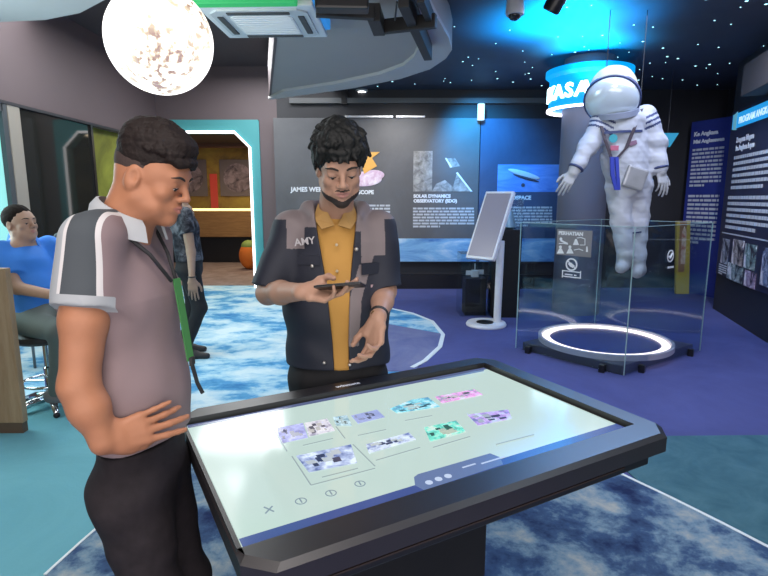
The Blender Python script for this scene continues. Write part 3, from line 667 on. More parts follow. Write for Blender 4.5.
obj('close_icon', ic, em('ui_icon', (.22, .30, .36), 1.), sc_o)
for px, py in ((301, 503), (331, 495), (360, 485.5)):
    u, v = uv(px, py); ic = ([], []); ic = join(ic, lathe([(.0105, 0), (.013, 0), (.013, .0006), (.0105, .0006), (.0105, 0)], M=MT @ Matrix.Translation((u, v, .0043)), n=20))
    ic = join(ic, seg((px-1.5, py-2.5), (px+1, py+1.5), .0016))
    obj('tool_icon', ic, em('ui_icon', (.22, .30, .36), 1.), sc_o)
# brand mark on the back rim
u, v = uv(344, 386); 
obj('brand_mark', text('winmate', .026, .0006, MT @ Matrix.Translation((-.055, .352, .0165)) @ Matrix.Rotation(0, 4, 'Z'), 'LEFT', .0008), mat('silver_print', (.75, .77, .8), .4), t)
# pedestal
pr = on_z(489, 545, .62)-TO
obj('pedestal', xf(box((0, 0, 0), (1, 1, 1)), MT @ Matrix.Translation((-.13, .02, -.085-.375)) @ Matrix.Diagonal((.56, .42, .75, 1))), M_pl, t)
obj('pedestal_foot', xf(box((0, 0, 0), (1, 1, 1), bev=.01), MT @ Matrix.Translation((-.13, .02, -.85+.024)) @ Matrix.Diagonal((.58, .46, .024, 1))), M_black, t)
obj('bolt', lathe([(.006, 0), (.006, .004), (0, .006)], M=MT @ Matrix.Translation((.125, -.19, -.16)) @ Matrix.Rotation(R(90), 4, 'X'), n=12), mat('steel', (.6, .55, .5), .3, .9), t)

# ------------------------------------------------------------------ globe lamp, air conditioner, ceiling fittings
gcn = on_y(160, 41, 3.55); gr = 53.5/533*3.55*.90
t = thing('globe_lamp', 'big glowing white planet globe hanging from ceiling above the lanyard man', 'lamp', (gcn.x, gcn.y, gcn.z-gr))
m = bpy.data.materials.new('planet_glow'); m.use_nodes = True; nt = m.node_tree; b = nt.nodes['Principled BSDF']
tc = nt.nodes.new('ShaderNodeTexCoord'); n1 = nt.nodes.new('ShaderNodeTexNoise'); n1.inputs['Scale'].default_value = 24; n1.inputs['Detail'].default_value = 4
n2 = nt.nodes.new('ShaderNodeTexNoise'); n2.inputs['Scale'].default_value = 2.2; n2.inputs['Detail'].default_value = 2
ma = nt.nodes.new('ShaderNodeMath'); ma.operation = 'MULTIPLY'; ma.use_clamp = True
nt.links.new(tc.outputs['Object'], n1.inputs['Vector']); nt.links.new(tc.outputs['Object'], n2.inputs['Vector'])
r1 = ramp(nt, n1.outputs['Fac'], [(.50, (0, 0, 0)), (.62, (1, 1, 1))]); r2 = ramp(nt, n2.outputs['Fac'], [(.45, (0, 0, 0)), (.58, (1, 1, 1))])
nt.links.new(r1, ma.inputs[0]); nt.links.new(r2, ma.inputs[1])
cr = ramp(nt, ma.outputs[0], [(0, (1.0, .95, .92)), (.3, (.50, .40, .26)), (1, (.16, .07, .05))])
b.inputs['Base Color'].default_value = (.6, .58, .55, 1); nt.links.new(cr, b.inputs['Emission Color']); b.inputs['Emission Strength'].default_value = 1.9
obj('globe', sphere(gcn, gr, 48, 32), m, t, smooth=True)
obj('cord', tube([gcn+Vector((0, 0, gr-.01)), Vector((gcn.x, gcn.y, ZL))], .008), M_black, t)
# cassette air conditioner
acz = 2.84
ac = [on_z(232, 39, acz), on_z(330, 38, acz), on_z(312, 7, acz), on_z(190, 7, acz)]
ctr = sum(ac, Vector())/4; ax1 = (ac[1]-ac[0]).normalized(); side = (ac[1]-ac[0]).length*.5; dep = ((ac[2]+ac[3])/2-(ac[0]+ac[1])/2).length*.5
t = thing('air_conditioner', 'white square cassette air conditioner hanging beside the globe lamp', 'air conditioner', (ctr.x, ctr.y, acz))
MA = frame_m(ctr, ax1, (-ax1.y, ax1.x, 0))   # local z up
M_ac = mat('ac_white', (.88, .90, .91), .4, var=.02)
obj('body', xf(box((0, 0, .077), (side*1.7, dep*1.7, .064)), MA), mat('ac_body', (.30, .32, .34), .5), t)
obj('panel', xf(box((0, 0, .025), (side*2, dep*2, .04), bev=.012), MA), M_ac, t)
obj('panel_rim', xf(prism(cham(-side*.86, side*.86, -dep*.86, dep*.86, .07), -.008, .01, .003), MA), mat('ac_shade', (.66, .70, .72), .45), t)
obj('grille', xf(join(prism(cham(-side*.56, side*.56, -dep*.56, dep*.56, .03), -.014, .0, .003), *[box((0, dep*(-.48+.12*i), -.016), (side*1.04, .012, .006)) for i in range(9)]), MA), M_ac, t)
for (x, y, w, h) in ((0, dep*.72, side*1.1, .045), (0, -dep*.72, side*1.1, .045), (side*.72, 0, .045, dep*1.1), (-side*.72, 0, .045, dep*1.1)):
    obj('air_flap', xf(box((x, y, -.010), (w, h, .012), bev=.003), MA), mat('ac_slot', (.06, .065, .07), .5), t)
obj('hanger_rods', join(*[xf(tube([(x*side*.7, y*dep*.7, .10), (x*side*.7, y*dep*.7, (ZL if x < 0 else 2.95)-acz)], .008, 8), MA) for x in (-1, 1) for y in (-1, 1)]), M_black, t)
g_ = on_z(245, 1.5, 2.80)
t = thing('led_cove', 'green and blue glowing cove strip in front of the air conditioner', 'light', (ctr.x, ctr.y-dep-.06, 2.86))
obj('green_tube', xf(box((-.05, -dep-.06, .05), (side*1.75, .08, .12), bev=.01), MA), glow('green_led', (.03, .50, .15), .6), t)
obj('blue_tube', xf(box((side*1.04, -dep*.15, .07), (.05, dep*1.7, .08), bev=.01), MA), glow('blue_led', (.02, .22, .62), .8), t)
# black projector arm under the soffit
M_arm = mat('arm_black', (.020, .019, .019), .5, var=.1)
def zc(px, py, z): return on_z(px, py, z)
def beam(pts, w, h, z):
    g = ([], [])
    for a, b in zip(pts, pts[1:]):
        A, B = zc(*a, z), zc(*b, z); d = (B-A); L = d.length; M = frame_m((A+B)/2, d, (-d.y, d.x, 0)); g = join(g, xf(box((0, 0, 0), (L+w*.5, w, h), bev=.006), M))
    return g
pa = zc(400, 22, 2.8)
t = thing('projector_arm', 'black angled projector arm bolted under the grey ceiling soffit', 'projector arm', (pa.x, pa.y, 2.7))
obj('arm', join(beam([(318, 9), (372, 12)], .06, .10, 2.78), beam([(374, 13), (379, 27)], .09, .12, 2.80), beam([(383, 27), (434, 21)], .06, .10, 2.80)), M_arm, t)
obj('projector', xf(box((0, 0, 0), (.34, .12, .1), bev=.015), frame_m(zc(342, 3, 2.72), (1, .05, 0), (0, 1, 0))), mat('projector_case', (.014, .014, .015), .35), t)
obj('mast', beam([(404, -6), (428, 50)], .075, .18, 2.86), M_arm, t)
obj('strut', beam([(421, -5), (431, 20)], .05, .10, 2.84), M_arm, t)
obj('cable', tube([zc(397, 2, 2.8), zc(395, 20, 2.78)], .006), M_black, t)
# dome camera, black spot, downlight
p = on_z(515, 9, 3.1)
t = thing('dome_camera', 'white dome security camera on the starry ceiling', 'camera', (p.x, p.y, 3.05))
obj('mount', lathe([(.075, .0), (.08, .03), (.07, .15), (0, .15)][::-1], (p.x, p.y, 3.05), 28), mat('camera_white', (.55, .55, .56), .4), t, smooth='auto')
obj('dome', sphere((p.x, p.y, 3.05), .055, sc=(1, 1, .8)), mat('camera_dome', (.02, .02, .025), .1), t, smooth=True)
p = on_z(559, 3, 3.0)
t = thing('ceiling_spotlight', 'black cylinder spotlight on the starry ceiling', 'spotlight', (p.x, p.y, 2.95))
ms = Matrix.Translation((p.x, p.y, 3.06)) @ Matrix.Rotation(R(25), 4, 'Y') @ Matrix.Rotation(R(25), 4, 'X')
obj('can', lathe([(.06, -.13), (.07, -.12), (.07, .1), (.05, .13), (0, .13)], M=ms, n=28), M_black, t, smooth='auto')
obj('stem', tube([(p.x, p.y, 3.1), (p.x, p.y, ZC)], .018), M_black, t)
p = on_z(362, 90, ZC)
t = thing('downlight', 'small glowing white downlight under the soffit edge', 'lamp', (p.x, p.y, ZC-.03))
obj('trim_ring', lathe([(.07, 0), (.10, 0), (.10, .03), (.07, .03), (.07, 0)], (p.x, p.y, ZC-.03), 28), mat('camera_white', (.5, .5, .5), .4), t, smooth='auto')
obj('bulb', lathe([(.068, -.012), (.068, .02), (0, .02)], (p.x, p.y, ZC-.03), 24), glow('downlight_glow', (1, 1, 1), 6), t)
# small white sensor on the far wall above the lanyard man's hair
p = on_y(141, 115, YB-.03)
tag(obj('wall_sensor', box(p, (.07, .05, .10), bev=.01), mat('sensor_white', (.75, .75, .75), .4)), 'tiny white sensor on mauve wall above the lanyard man', 'sensor')

# ------------------------------------------------------------------ left side: wooden end panel, stool, chair
M_oak = mottled('oak_panel', [(.3, (.30, .20, .11)), (.7, (.42, .31, .19))], 4, .5, fine=0, stretch=(6, 1, .6))
wx = on_y(15, 330, 3.24).x
t = thing('wood_partition', 'light wooden end panel at far left edge in front of the seated man', 'partition', (wx-.4, 3.24, 0))
ztp = on_y(8, 268, 3.24).z
obj('panel', box((wx-.4, 3.24, ztp/2+.04), (.8, .05, ztp-.08), bev=.006), M_oak, t)
obj('plinth', box((wx-.41, 3.25, .04), (.79, .05, .08)), mat('dark_oak', (.12, .08, .05), .6), t)
SX, SY = on_z(47, 410, 0).x, on_z(47, 410, 0).y+.06
M_chrome = mat('chrome', (.75, .76, .78), .12, 1., var=.02)
t = thing('bar_stool', 'chrome star base stool under the seated man in blue', 'stool', (SX, SY, 0))
legs = []
for k in range(5):
    a = R(72*k+20); d = Vector((math.cos(a), math.sin(a), 0)); c = Vector((SX, SY, 0))
    obj('leg', tube([c+Vector((0, 0, .085)), c+d*.14+Vector((0, 0, .07)), c+d*.26+Vector((0, 0, .03))], [.032, .028, .02], 10), M_chrome, t, smooth=True)
    obj('caster', sphere(c+d*.26+Vector((0, 0, .022)), .022, 14, 10), M_black, t, smooth=True)
obj('column', lathe([(.03, .07), (.03, .30), (.02, .31), (.02, .50)], (SX, SY, 0), 20), M_chrome, t, smooth='auto')
obj('foot_ring', tube([(SX+.17*math.cos(R(a)), SY+.17*math.sin(R(a)), .20) for a in range(0, 360, 15)], .011, 8, True), M_chrome, t, smooth=True)
obj('ring_spoke', join(tube([(SX-.17, SY, .2), (SX+.17, SY, .2)], .008)), M_chrome, t)
obj('seat', lathe([(0, .50), (.17, .50), (.19, .52), (.19, .555), (.17, .575), (0, .58)], (SX, SY, 0), 36), mat('black_seat', (.02, .02, .022), .5), t, smooth='auto')
# empty chair behind
a, b = on_y(50, 232, 5.0), on_y(77, 231, 5.0)
t = thing('side_chair', 'empty dark chair with grey tube back behind the seated man', 'chair', ((a.x+b.x)/2+.1, 5.0, 0))
x0, x1, zt = a.x, a.x+.50, a.z
M_tube = mat('grey_tube', (.20, .20, .21), .35, .6)
arc = [(x0, 5.0, .46), (x0, 5.02, zt-.09), (x0+.03, 5.03, zt-.03), (x0+.09, 5.035, zt), (x1-.09, 5.035, zt), (x1-.03, 5.03, zt-.03), (x1, 5.02, zt-.09), (x1, 5.0, .46)]
obj('back_frame', tube(arc, .012, 10), M_tube, t, smooth=True)
obj('backrest', box(((x0+x1)/2, 5.02, zt-.25), (.46, .025, .40), bev=.01), mat('black_mesh', (.012, .012, .013), .7), t)
obj('seat', box(((x0+x1)/2, 4.78, .46), (.48, .46, .05), bev=.015), MATS['black_mesh'], t)
for x, y in ((x0+.01, 5.0), (x1-.01, 5.0), (x0+.01, 4.57), (x1-.01, 4.57)):
    obj('leg', tube([(x, y, 0), (x, y, .45)], .012, 10), M_tube, t, smooth=True)
# ------------------------------------------------------------------ implicit surfaces for bodies and clothes
def V3(*a): return np.array(a, dtype=np.float64)
class Solid:
    """smooth union of rounded parts, turned into one continuous mesh"""
    def __init__(s): s.ops = []
    def cone(s, a, b, ra, rb, k=.015, op='+', cut=None, col=0):
        a, b = V3(*a), V3(*b); r = max(ra, rb); d = b-a; L2 = max(d @ d, 1e-12)
        def f(x, y, z):
            t = np.clip(((x-a[0])*d[0]+(y-a[1])*d[1]+(z-a[2])*d[2])/L2, 0, 1)
            q = np.sqrt((x-a[0]-t*d[0])**2+(y-a[1]-t*d[1])**2+(z-a[2]-t*d[2])**2)-(ra+(rb-ra)*t)
            return s._cut(q, x, y, z, cut)
        s.ops.append((op, f, np.minimum(a, b)-r, np.maximum(a, b)+r, k)); return s
    def chain(s, pts, rs, k=.015, **kw):
        for i in range(len(pts)-1): s.cone(pts[i], pts[i+1], rs[i], rs[i+1], k, **kw)
        return s
    def econe(s, a, b, ra, rb, u, k=.02, op='+', cut=None, flat=False):
        """elliptic cone: ra/rb = (half width along u, half depth)"""
        a, b = V3(*a), V3(*b); d = b-a; L2 = max(d @ d, 1e-12); w = d/math.sqrt(L2); u = V3(*u); u = u-w*(u @ w); u /= np.linalg.norm(u); v = np.cross(w, u)
        R_ = max(*ra, *rb)
        def f(x, y, z):
            X, Y, Z = x-a[0], y-a[1], z-a[2]
            t = np.clip((X*d[0]+Y*d[1]+Z*d[2])/L2, 0, 1)
            X, Y, Z = X-t*d[0], Y-t*d[1], Z-t*d[2]
            p = ra[0]+(rb[0]-ra[0])*t; q = ra[1]+(rb[1]-ra[1])*t; m = np.minimum(p, q)
            A = (X*u[0]+Y*u[1]+Z*u[2])/p; B = (X*v[0]+Y*v[1]+Z*v[2])/q; C = (X*w[0]+Y*w[1]+Z*w[2])/m
            return s._cut((np.sqrt(A*A+B*B+C*C)-1)*m, x, y, z, cut)
        s.ops.append((op, f, np.minimum(a, b)-R_, np.maximum(a, b)+R_, k)); return s
    def ell(s, c, r, Rm=None, k=.015, op='+', cut=None):
        c, r = V3(*c), V3(*r); Rm = np.eye(3) if Rm is None else np.array(Rm); m = r.min(); R_ = r.max()
        def f(x, y, z):
            X, Y, Z = x-c[0], y-c[1], z-c[2]
            A = [(X*Rm[0, i]+Y*Rm[1, i]+Z*Rm[2, i])/r[i] for i in range(3)]
            k0 = np.sqrt(A[0]**2+A[1]**2+A[2]**2); k1 = np.sqrt((A[0]/r[0])**2+(A[1]/r[1])**2+(A[2]/r[2])**2)
            return s._cut(np.where(k1 > 1e-9, k0*(k0-1)/np.maximum(k1, 1e-9), -m), x, y, z, cut)
        s.ops.append((op, f, c-R_, c+R_, k)); return s
    def plane(s, p, n, k=.004):
        """remove everything on the side n points to"""
        p, n = V3(*p), V3(*n); n = n/np.linalg.norm(n)
        s.ops.append(('^', lambda x, y, z: (x-p[0])*n[0]+(y-p[1])*n[1]+(z-p[2])*n[2], None, None, k)); return s
    def field(s, fn): s.ops.append(('f', fn, None, None, 0)); return s
    @staticmethod
    def _cut(q, x, y, z, cut):
        for p, n in (cut or ()):
            q = np.maximum(q, (x-p[0])*n[0]+(y-p[1])*n[1]+(z-p[2])*n[2])
        return q
    def mesh(s, h, zfine=None):
        pos = [o for o in s.ops if o[0] == '+']
        lo = np.min([o[2] for o in pos], 0)-3*h; hi = np.max([o[3] for o in pos], 0)+3*h
        ax = [np.arange(lo[i], hi[i]+h, h) for i in range(3)]
        if zfine:
            z0, z1, hz = zfine; ax[2] = np.concatenate([np.arange(lo[2], z0, h), np.arange(z0, z1, hz), np.arange(z1, hi[2]+h, h)])
        xs, ys, zs = ax
        f = np.full((len(xs), len(ys), len(zs)), .05, dtype=np.float32)
        for op, fn, a, b, k in s.ops:
            if a is None: sl = tuple(slice(0, len(q)) for q in ax)
            else:
                sl = tuple(slice(max(0, np.searchsorted(ax[i], a[i]-k-3*h)-1), np.searchsorted(ax[i], b[i]+k+3*h)+1) for i in range(3))
            x, y, z = xs[sl[0]][:, None, None], ys[sl[1]][None, :, None], zs[sl[2]][None, None, :]
            cur = f[sl]
            if op == 'f': f[sl] = cur+fn(x, y, z); continue
            d = fn(x, y, z)
            if op == '+':
                t = np.clip(.5+.5*(d-cur)/k, 0, 1); f[sl] = d+(cur-d)*t-k*t*(1-t) if False else (cur*(1-t)+d*t)*0+np.minimum(cur, d)-np.maximum(k-np.abs(cur-d), 0)**2/(4*k)
            else:
                e = -d if op == '-' else d
                f[sl] = np.maximum(cur, e)+np.maximum(k-np.abs(cur-e), 0)**2/(4*k)
        return surface_net(f, ax)
def surface_net(f, ax):
    s = f < 0; n = f.shape
    c = np.zeros(tuple(q-1 for q in n), dtype=np.int8)
    off = [(i, j, k) for i in (0, 1) for j in (0, 1) for k in (0, 1)]
    for i, j, k in off: c += s[i:n[0]-1+i, j:n[1]-1+j, k:n[2]-1+k]
    I = np.argwhere((c > 0) & (c < 8)); v = {o: f[I[:, 0]+o[0], I[:, 1]+o[1], I[:, 2]+o[2]] for o in off}
    acc = np.zeros((len(I), 3)); cnt = np.zeros(len(I))
    for a in off:
        for d in range(3):
            if a[d]: continue
            b = list(a); b[d] = 1; b = tuple(b); A, B = v[a], v[b]; m = (A < 0) != (B < 0)
            t = np.where(m, A/np.where(m, A-B, 1), 0)
            p = np.tile(np.array(a, float), (len(I), 1)); p[:, d] = t
            acc[m] += p[m]; cnt[m] += 1
    P = I+acc/cnt[:, None]
    Vt = np.stack([np.interp(P[:, i], np.arange(len(ax[i])), ax[i]) for i in range(3)], 1)
    ids = np.full(c.shape, -1, dtype=np.int64); ids[tuple(I.T)] = np.arange(len(I))
    Q = []
    for d in range(3):
        e1, e2 = (d+1) % 3, (d+2) % 3
        sl0 = [slice(None)]*3; sl1 = [slice(None)]*3; sl0[d] = slice(0, n[d]-1); sl1[d] = slice(1, n[d])
        for q in (e1, e2): sl0[q] = slice(1, n[q]-1); sl1[q] = slice(1, n[q]-1)
        A, B = s[tuple(sl0)], s[tuple(sl1)]
        for flag in (True, False):
            E = np.argwhere((A != B) & (A == flag))
            if not len(E): continue
            E[:, e1] += 1; E[:, e2] += 1
            def at(o1, o2):
                K = E.copy(); K[:, e1] += o1; K[:, e2] += o2; return ids[tuple(K.T)]
            q = np.stack([at(-1, -1), at(0, -1), at(0, 0), at(-1, 0)], 1)
            Q.append(q if flag else q[:, ::-1])
    return Vt, np.concatenate(Q)
def wrinkles(amp, freq, seed, stretch=(1, 1, 1), top=None):
    r = np.random.RandomState(seed); K = []
    for i in range(7):
        d = r.normal(size=3)*np.array(stretch); d = d/np.linalg.norm(d)*freq*(.6+.25*i); K.append((d, r.uniform(0, 6.28), 1/(1+.35*i)))
    def fn(x, y, z):
        w = 0
        for d, p, a in K: w = w+a*np.sin(x*d[0]+y*d[1]+z*d[2]+p+.6*np.sin(x*d[1]*.7+z*d[0]*.7))
        return (w*amp/2.2).astype(np.float32)
    return fn

def collar_band(fn, half, n=28):
    """turned-over collar: three levels swept round the neck, inner and outer skins"""
    V, Fc = [], []
    A = [R(-half+2*half*i/n) for i in range(n+1)]
    for a in A:
        V += [Vector(fn(a, 0, -.003)), Vector(fn(a, 0, .003)), Vector(fn(a, 1, .004)), Vector(fn(a, 2, .004)), Vector(fn(a, 2, -.002)), Vector(fn(a, 1, -.003))]
    for i in range(n):
        for q in range(6): Fc.append((i*6+q, i*6+(q+1) % 6, i*6+6+(q+1) % 6, i*6+6+q))
    Fc += [(5, 4, 3, 2, 1, 0), tuple(n*6+q for q in range(6))]
    return V, Fc

class Frame:
    """local frame: x = person's right, y = forward, z = up"""
    def __init__(s, o, yaw, pitch=0., roll=0., sc=1.):
        f = V3(math.cos(yaw), math.sin(yaw), 0); r = V3(f[1], -f[0], 0); u = V3(0, 0, 1)
        f2 = f*math.cos(pitch)-u*math.sin(pitch); u2 = u*math.cos(pitch)+f*math.sin(pitch)
        r2 = r*math.cos(roll)-u2*math.sin(roll); u3 = u2*math.cos(roll)+r*math.sin(roll)
        s.o = V3(*o); s.R = np.stack([r2, f2, u3], 1); s.s = sc
    def __call__(s, x, y, z): return s.o+s.R @ V3(x, y, z)*s.s
    def d(s, x, y, z): return s.R @ V3(x, y, z)
    def inv(s, P): return ((P-s.o) @ s.R)/s.s
    def M(s, x=0, y=0, z=0):
        M = Matrix([list(r) for r in s.R]).to_4x4(); M.translation = Vector(s(x, y, z)); return M

def head(S, H, beard=False, fat=1., k=.014):
    q = H.s; Rm = H.R
    E = lambda c, r, kk=.014, op='+': S.ell(H(*c), V3(*r)*q, Rm, kk*q, op)
    C = lambda a, b, ra, rb, kk=.012, op='+': S.cone(H(*a), H(*b), ra*q, rb*q, kk*q, op)
    E((0, -.015, .038), (.074*fat, .096, .084)); E((0, .035, .02), (.064*fat, .056, .072), .03)
    C((-.030*fat, .040, -.062), (.030*fat, .040, -.062), .036, .036, .03)
    C((-.052*fat, .004, -.048), (0, .066, -.088), .024*fat, .020, .025); C((.052*fat, .004, -.048), (0, .066, -.088), .024*fat, .020, .025)
    E((0, .076, -.092), (.018, .013, .013), .016)
    E((-.042*fat, .060, -.018), (.022, .022, .020), .02); E((.042*fat, .060, -.018), (.022, .022, .020), .02)
    C((-.036, .078, .030), (.036, .078, .030), .012, .012, .018)
    E((0, .076, -.050), (.030, .020, .026), .018)
    for sx in (-1, 1): E((sx*.032, .097, .010), (.019, .013, .011), .010, '-')
    C((0, .088, .024), (0, .108, -.018), .0075, .0100, .012); E((0, .110, -.022), (.010, .009, .008), .008)
    for sx in (-1, 1):
        E((sx*.0125, .098, -.026), (.0085, .010, .008), .007); E((sx*.006, .106, -.034), (.004, .005, .004), .004, '-')
        E((sx*.031, .0775, .010), (.0165, .0125, .0145), .004)          # eyeball under lids
        C((sx*.016, .087, .0165), (sx*.046, .076, .0155), .0045, .004, .005)
        E((sx*.078*fat, -.012, -.002), (.009, .020, .032), .008); E((sx*.087*fat, -.006, .002), (.008, .011, .018), .005, '-')
    C((-.022, .0885, -.0505), (0, .097, -.0480), .0045, .0060, .005); C((.022, .0885, -.0505), (0, .097, -.0480), .0045, .0060, .005)
    C((-.019, .0880, -.0600), (0, .0945, -.0610), .0050, .0070, .005); C((.019, .0880, -.0600), (0, .0945, -.0610), .0050, .0070, .005)
    S.cone(H(-.024, .0985, -.0548), H(.024, .0985, -.0548), .0022*q, .0022*q, .003*q, '-')
def face_details(H, parent, brow, lash=True, gaze=-.2, eye_open=True):
    q = H.s
    from mathutils.bvhtree import BVHTree
    bo = [c for c in COL.objects if c.parent == parent and c.name.startswith('body')][0]; off = W[bo.name]
    tree = BVHTree.FromPolygons([v.co+off for v in bo.data.vertices], [tuple(p.vertices) for p in bo.data.polygons])
    def snap(x, y, z, d=.0):
        hit = tree.ray_cast(Vector(H(x, .2, z)), Vector(H.d(0, -1, 0)))[0]
        return hit+Vector(H.d(0, 1, 0))*d if hit is not None else Vector(H(x, y, z))
    mb = mat('brow_hair', (.02, .015, .013), .8)
    for sx in (-1, 1):
        pts = [snap(sx*x, .08, z) for x, z in ((.013, .0280), (.021, .0315), (.030, .0340), (.038, .0345), (.046, .0325), (.053, .0285))]
        obj('eyebrow', tube(pts, [.0022*q*brow, .0030*q*brow, .0032*q*brow, .0030*q*brow, .0024*q*brow, .0010*q], 8), mb, parent, smooth=True)
        obj('eye', sphere((0, 0, 0), .0120*q, 16, 12, M=H.M(sx*.031, .0770, .0045)), mat('eye_white', (.50, .47, .45), .25, var=.02), parent, smooth=True)
        obj('iris', sphere((0, 0, 0), .0056*q, 12, 8, M=H.M(sx*.031, .0846, -.0005)), mat('iris_brown', (.02, .012, .01), .15), parent, smooth=True)
        pts = [H(sx*.0165, .0855, .0045), H(sx*.024, .0890, .0020), H(sx*.034, .0890, .0015), H(sx*.0455, .0800, .0045)]
        obj('lash_line', tube(pts, [.0010*q, .0018*q, .0020*q, .0010*q], 6), mb, parent, smooth=True)

def hand(S, w, fdir, dorsal, side=1, curl=(20, 25, 30, 35), spread=4., thumb=((.050, .050, -.016), (.064, .078, -.022), (.066, .104, -.022)), sc=1., mid=1.1, rk=.006):
    """palm, four unequal bent fingers and a thumb. local y = fingers, x = thumb side, z = back of hand"""
    y = V3(*fdir); y /= np.linalg.norm(y); z = V3(*dorsal); z = z-y*(z @ y); z /= np.linalg.norm(z); x = np.cross(y, z)*side
    w = V3(*w); T = lambda p: w+(x*p[0]+y*p[1]+z*p[2])*sc
    S.econe(T((0, -.01, 0)), T((0, .03, 0)), (.026*sc, .019*sc), (.034*sc, .017*sc), x, .012)
    S.econe(T((.002, .03, 0)), T((.002, .082, 0)), (.034*sc, .015*sc), (.037*sc, .0125*sc), x, .012)
    S.cone(T((.016, .018, -.010)), T((.034, .050, -.012)), .017*sc, .014*sc, .012)
    base = [(.030, .088), (.010, .094), (-.010, .091), (-.028, .080)]
    Ls = [(.042, .026, .020), (.046, .030, .021), (.043, .028, .020), (.033, .021, .018)]
    for i in range(4):
        p = V3(base[i][0], base[i][1], 0); an = 0; sp = R(spread*(1.5-i)); r = (.0088, .0092, .0088, .0076)[i]
        S.cone(T((base[i][0]*.8, .05, 0)), T(p), .011*sc, .0095*sc, .006)
        for j, L in enumerate(Ls[i]):
            an += R(curl[i])*(1.0, mid, .7)[j]
            d = V3(math.sin(sp)*math.cos(an), math.cos(sp)*math.cos(an), -math.sin(an)); p2 = p+d*L
            S.cone(T(p), T(p2), (r-.0008*j)*sc, (r-.0008*(j+1))*sc, .003); p = p2
    b = T((.022, .022, -.008)); pts = [b]+[T(t) for t in thumb]
    S.chain(pts, [.014*sc, .0115*sc, .0100*sc, .0082*sc], .006)
    return T
def skin(name, c): return mat(name, c, .5, var=.10, scale=30, bump=.04, spec=.35)

def person_skin(head_fr, lip_col, skin_m):
    lip = mat(lip_col[0], lip_col[1], .45, var=.05)
    def fn(P):
        L = head_fr.inv(P)
        return np.where((np.abs(L[:, 0]) < .023) & (L[:, 1] > .083) & (L[:, 2] > -.0665) & (L[:, 2] < -.0445) & (L[:, 2] > -.0665+.012*np.abs(L[:, 0]/.023)**2) & (L[:, 2] < -.0435-.007*np.abs(L[:, 0]/.023)**1.5), 1, 0)
    return [skin_m, lip], fn
def shoe(S, heel, toe, w=.046):
    heel, toe = V3(*heel), V3(*toe); m = heel*.45+toe*.55
    S.econe(heel+V3(0, 0, .045), m+V3(0, 0, .038), (w*.8, .05), (w, .042), np.cross(toe-heel, V3(0, 0, 1)), .02)
    S.econe(m+V3(0, 0, .036), toe+V3(0, 0, .028), (w, .040), (w*.72, .028), np.cross(toe-heel, V3(0, 0, 1)), .02)
    S.plane((0, 0, .004), (0, 0, -1))

# ================================================================== man with the lanyard (left, side view)
def polo_material():
    """knitted polo whose sewn panels follow distances stored on the garment"""
    m = bpy.data.materials.new('polo_panels'); m.use_nodes = True; nt = m.node_tree; b = nt.nodes['Principled BSDF']; b.inputs['Roughness'].default_value = .78; b.inputs['Specular IOR Level'].default_value = .25
    N = nt.nodes.new; L = nt.links.new
    a = N('ShaderNodeAttribute'); a.attribute_name = 'panel'; sx = N('ShaderNodeSeparateXYZ'); L(a.outputs['Vector'], sx.inputs[0])
    c = N('ShaderNodeAttribute'); c.attribute_name = 'cuff'
    def math_(op, p, q=0.):
        n = N('ShaderNodeMath'); n.operation = op
        for i, v in enumerate((p, q)):
            if isinstance(v, (int, float)): n.inputs[i].default_value = v
            else: L(v, n.inputs[i])
        return n.outputs[0]
    def mixc(f, A, B):
        n = N('ShaderNodeMix'); n.data_type = 'RGBA'; L(f, n.inputs[0])
        for i, v in ((6, A), (7, B)):
            if isinstance(v, tuple): n.inputs[i].default_value = v+(1,)
            else: L(v, n.inputs[i])
        return n.outputs[2]
    main, slate, pipe, pale = (.245, .18, .186), (.065, .075, .085), (.60, .58, .58), (.36, .38, .40)
    tc = N('ShaderNodeTexCoord'); nz = N('ShaderNodeTexNoise'); nz.inputs['Scale'].default_value = 14; nz.inputs['Detail'].default_value = 5; L(tc.outputs['Object'], nz.inputs['Vector'])
    mainc = mixc(nz.outputs['Fac'], tuple(q*.9 for q in main), tuple(q*1.1 for q in main))
    X, Y, Z = sx.outputs
    inside = math_('LESS_THAN', Y, 0.); behind = math_('LESS_THAN', X, 0.)
    col = mixc(behind, mixc(inside, mainc, slate), pale)
    line = math_('MAXIMUM', math_('LESS_THAN', math_('ABSOLUTE', X), .0042), math_('LESS_THAN', math_('ABSOLUTE', Y), .0042))
    col = mixc(line, col, pipe)
    col = mixc(math_('GREATER_THAN', Z, 0.), mainc, col)
    col = mixc(math_('GREATER_THAN', c.outputs['Fac'], 0.), col, pale)
    L(col, b.inputs['Base Color'])
    return m
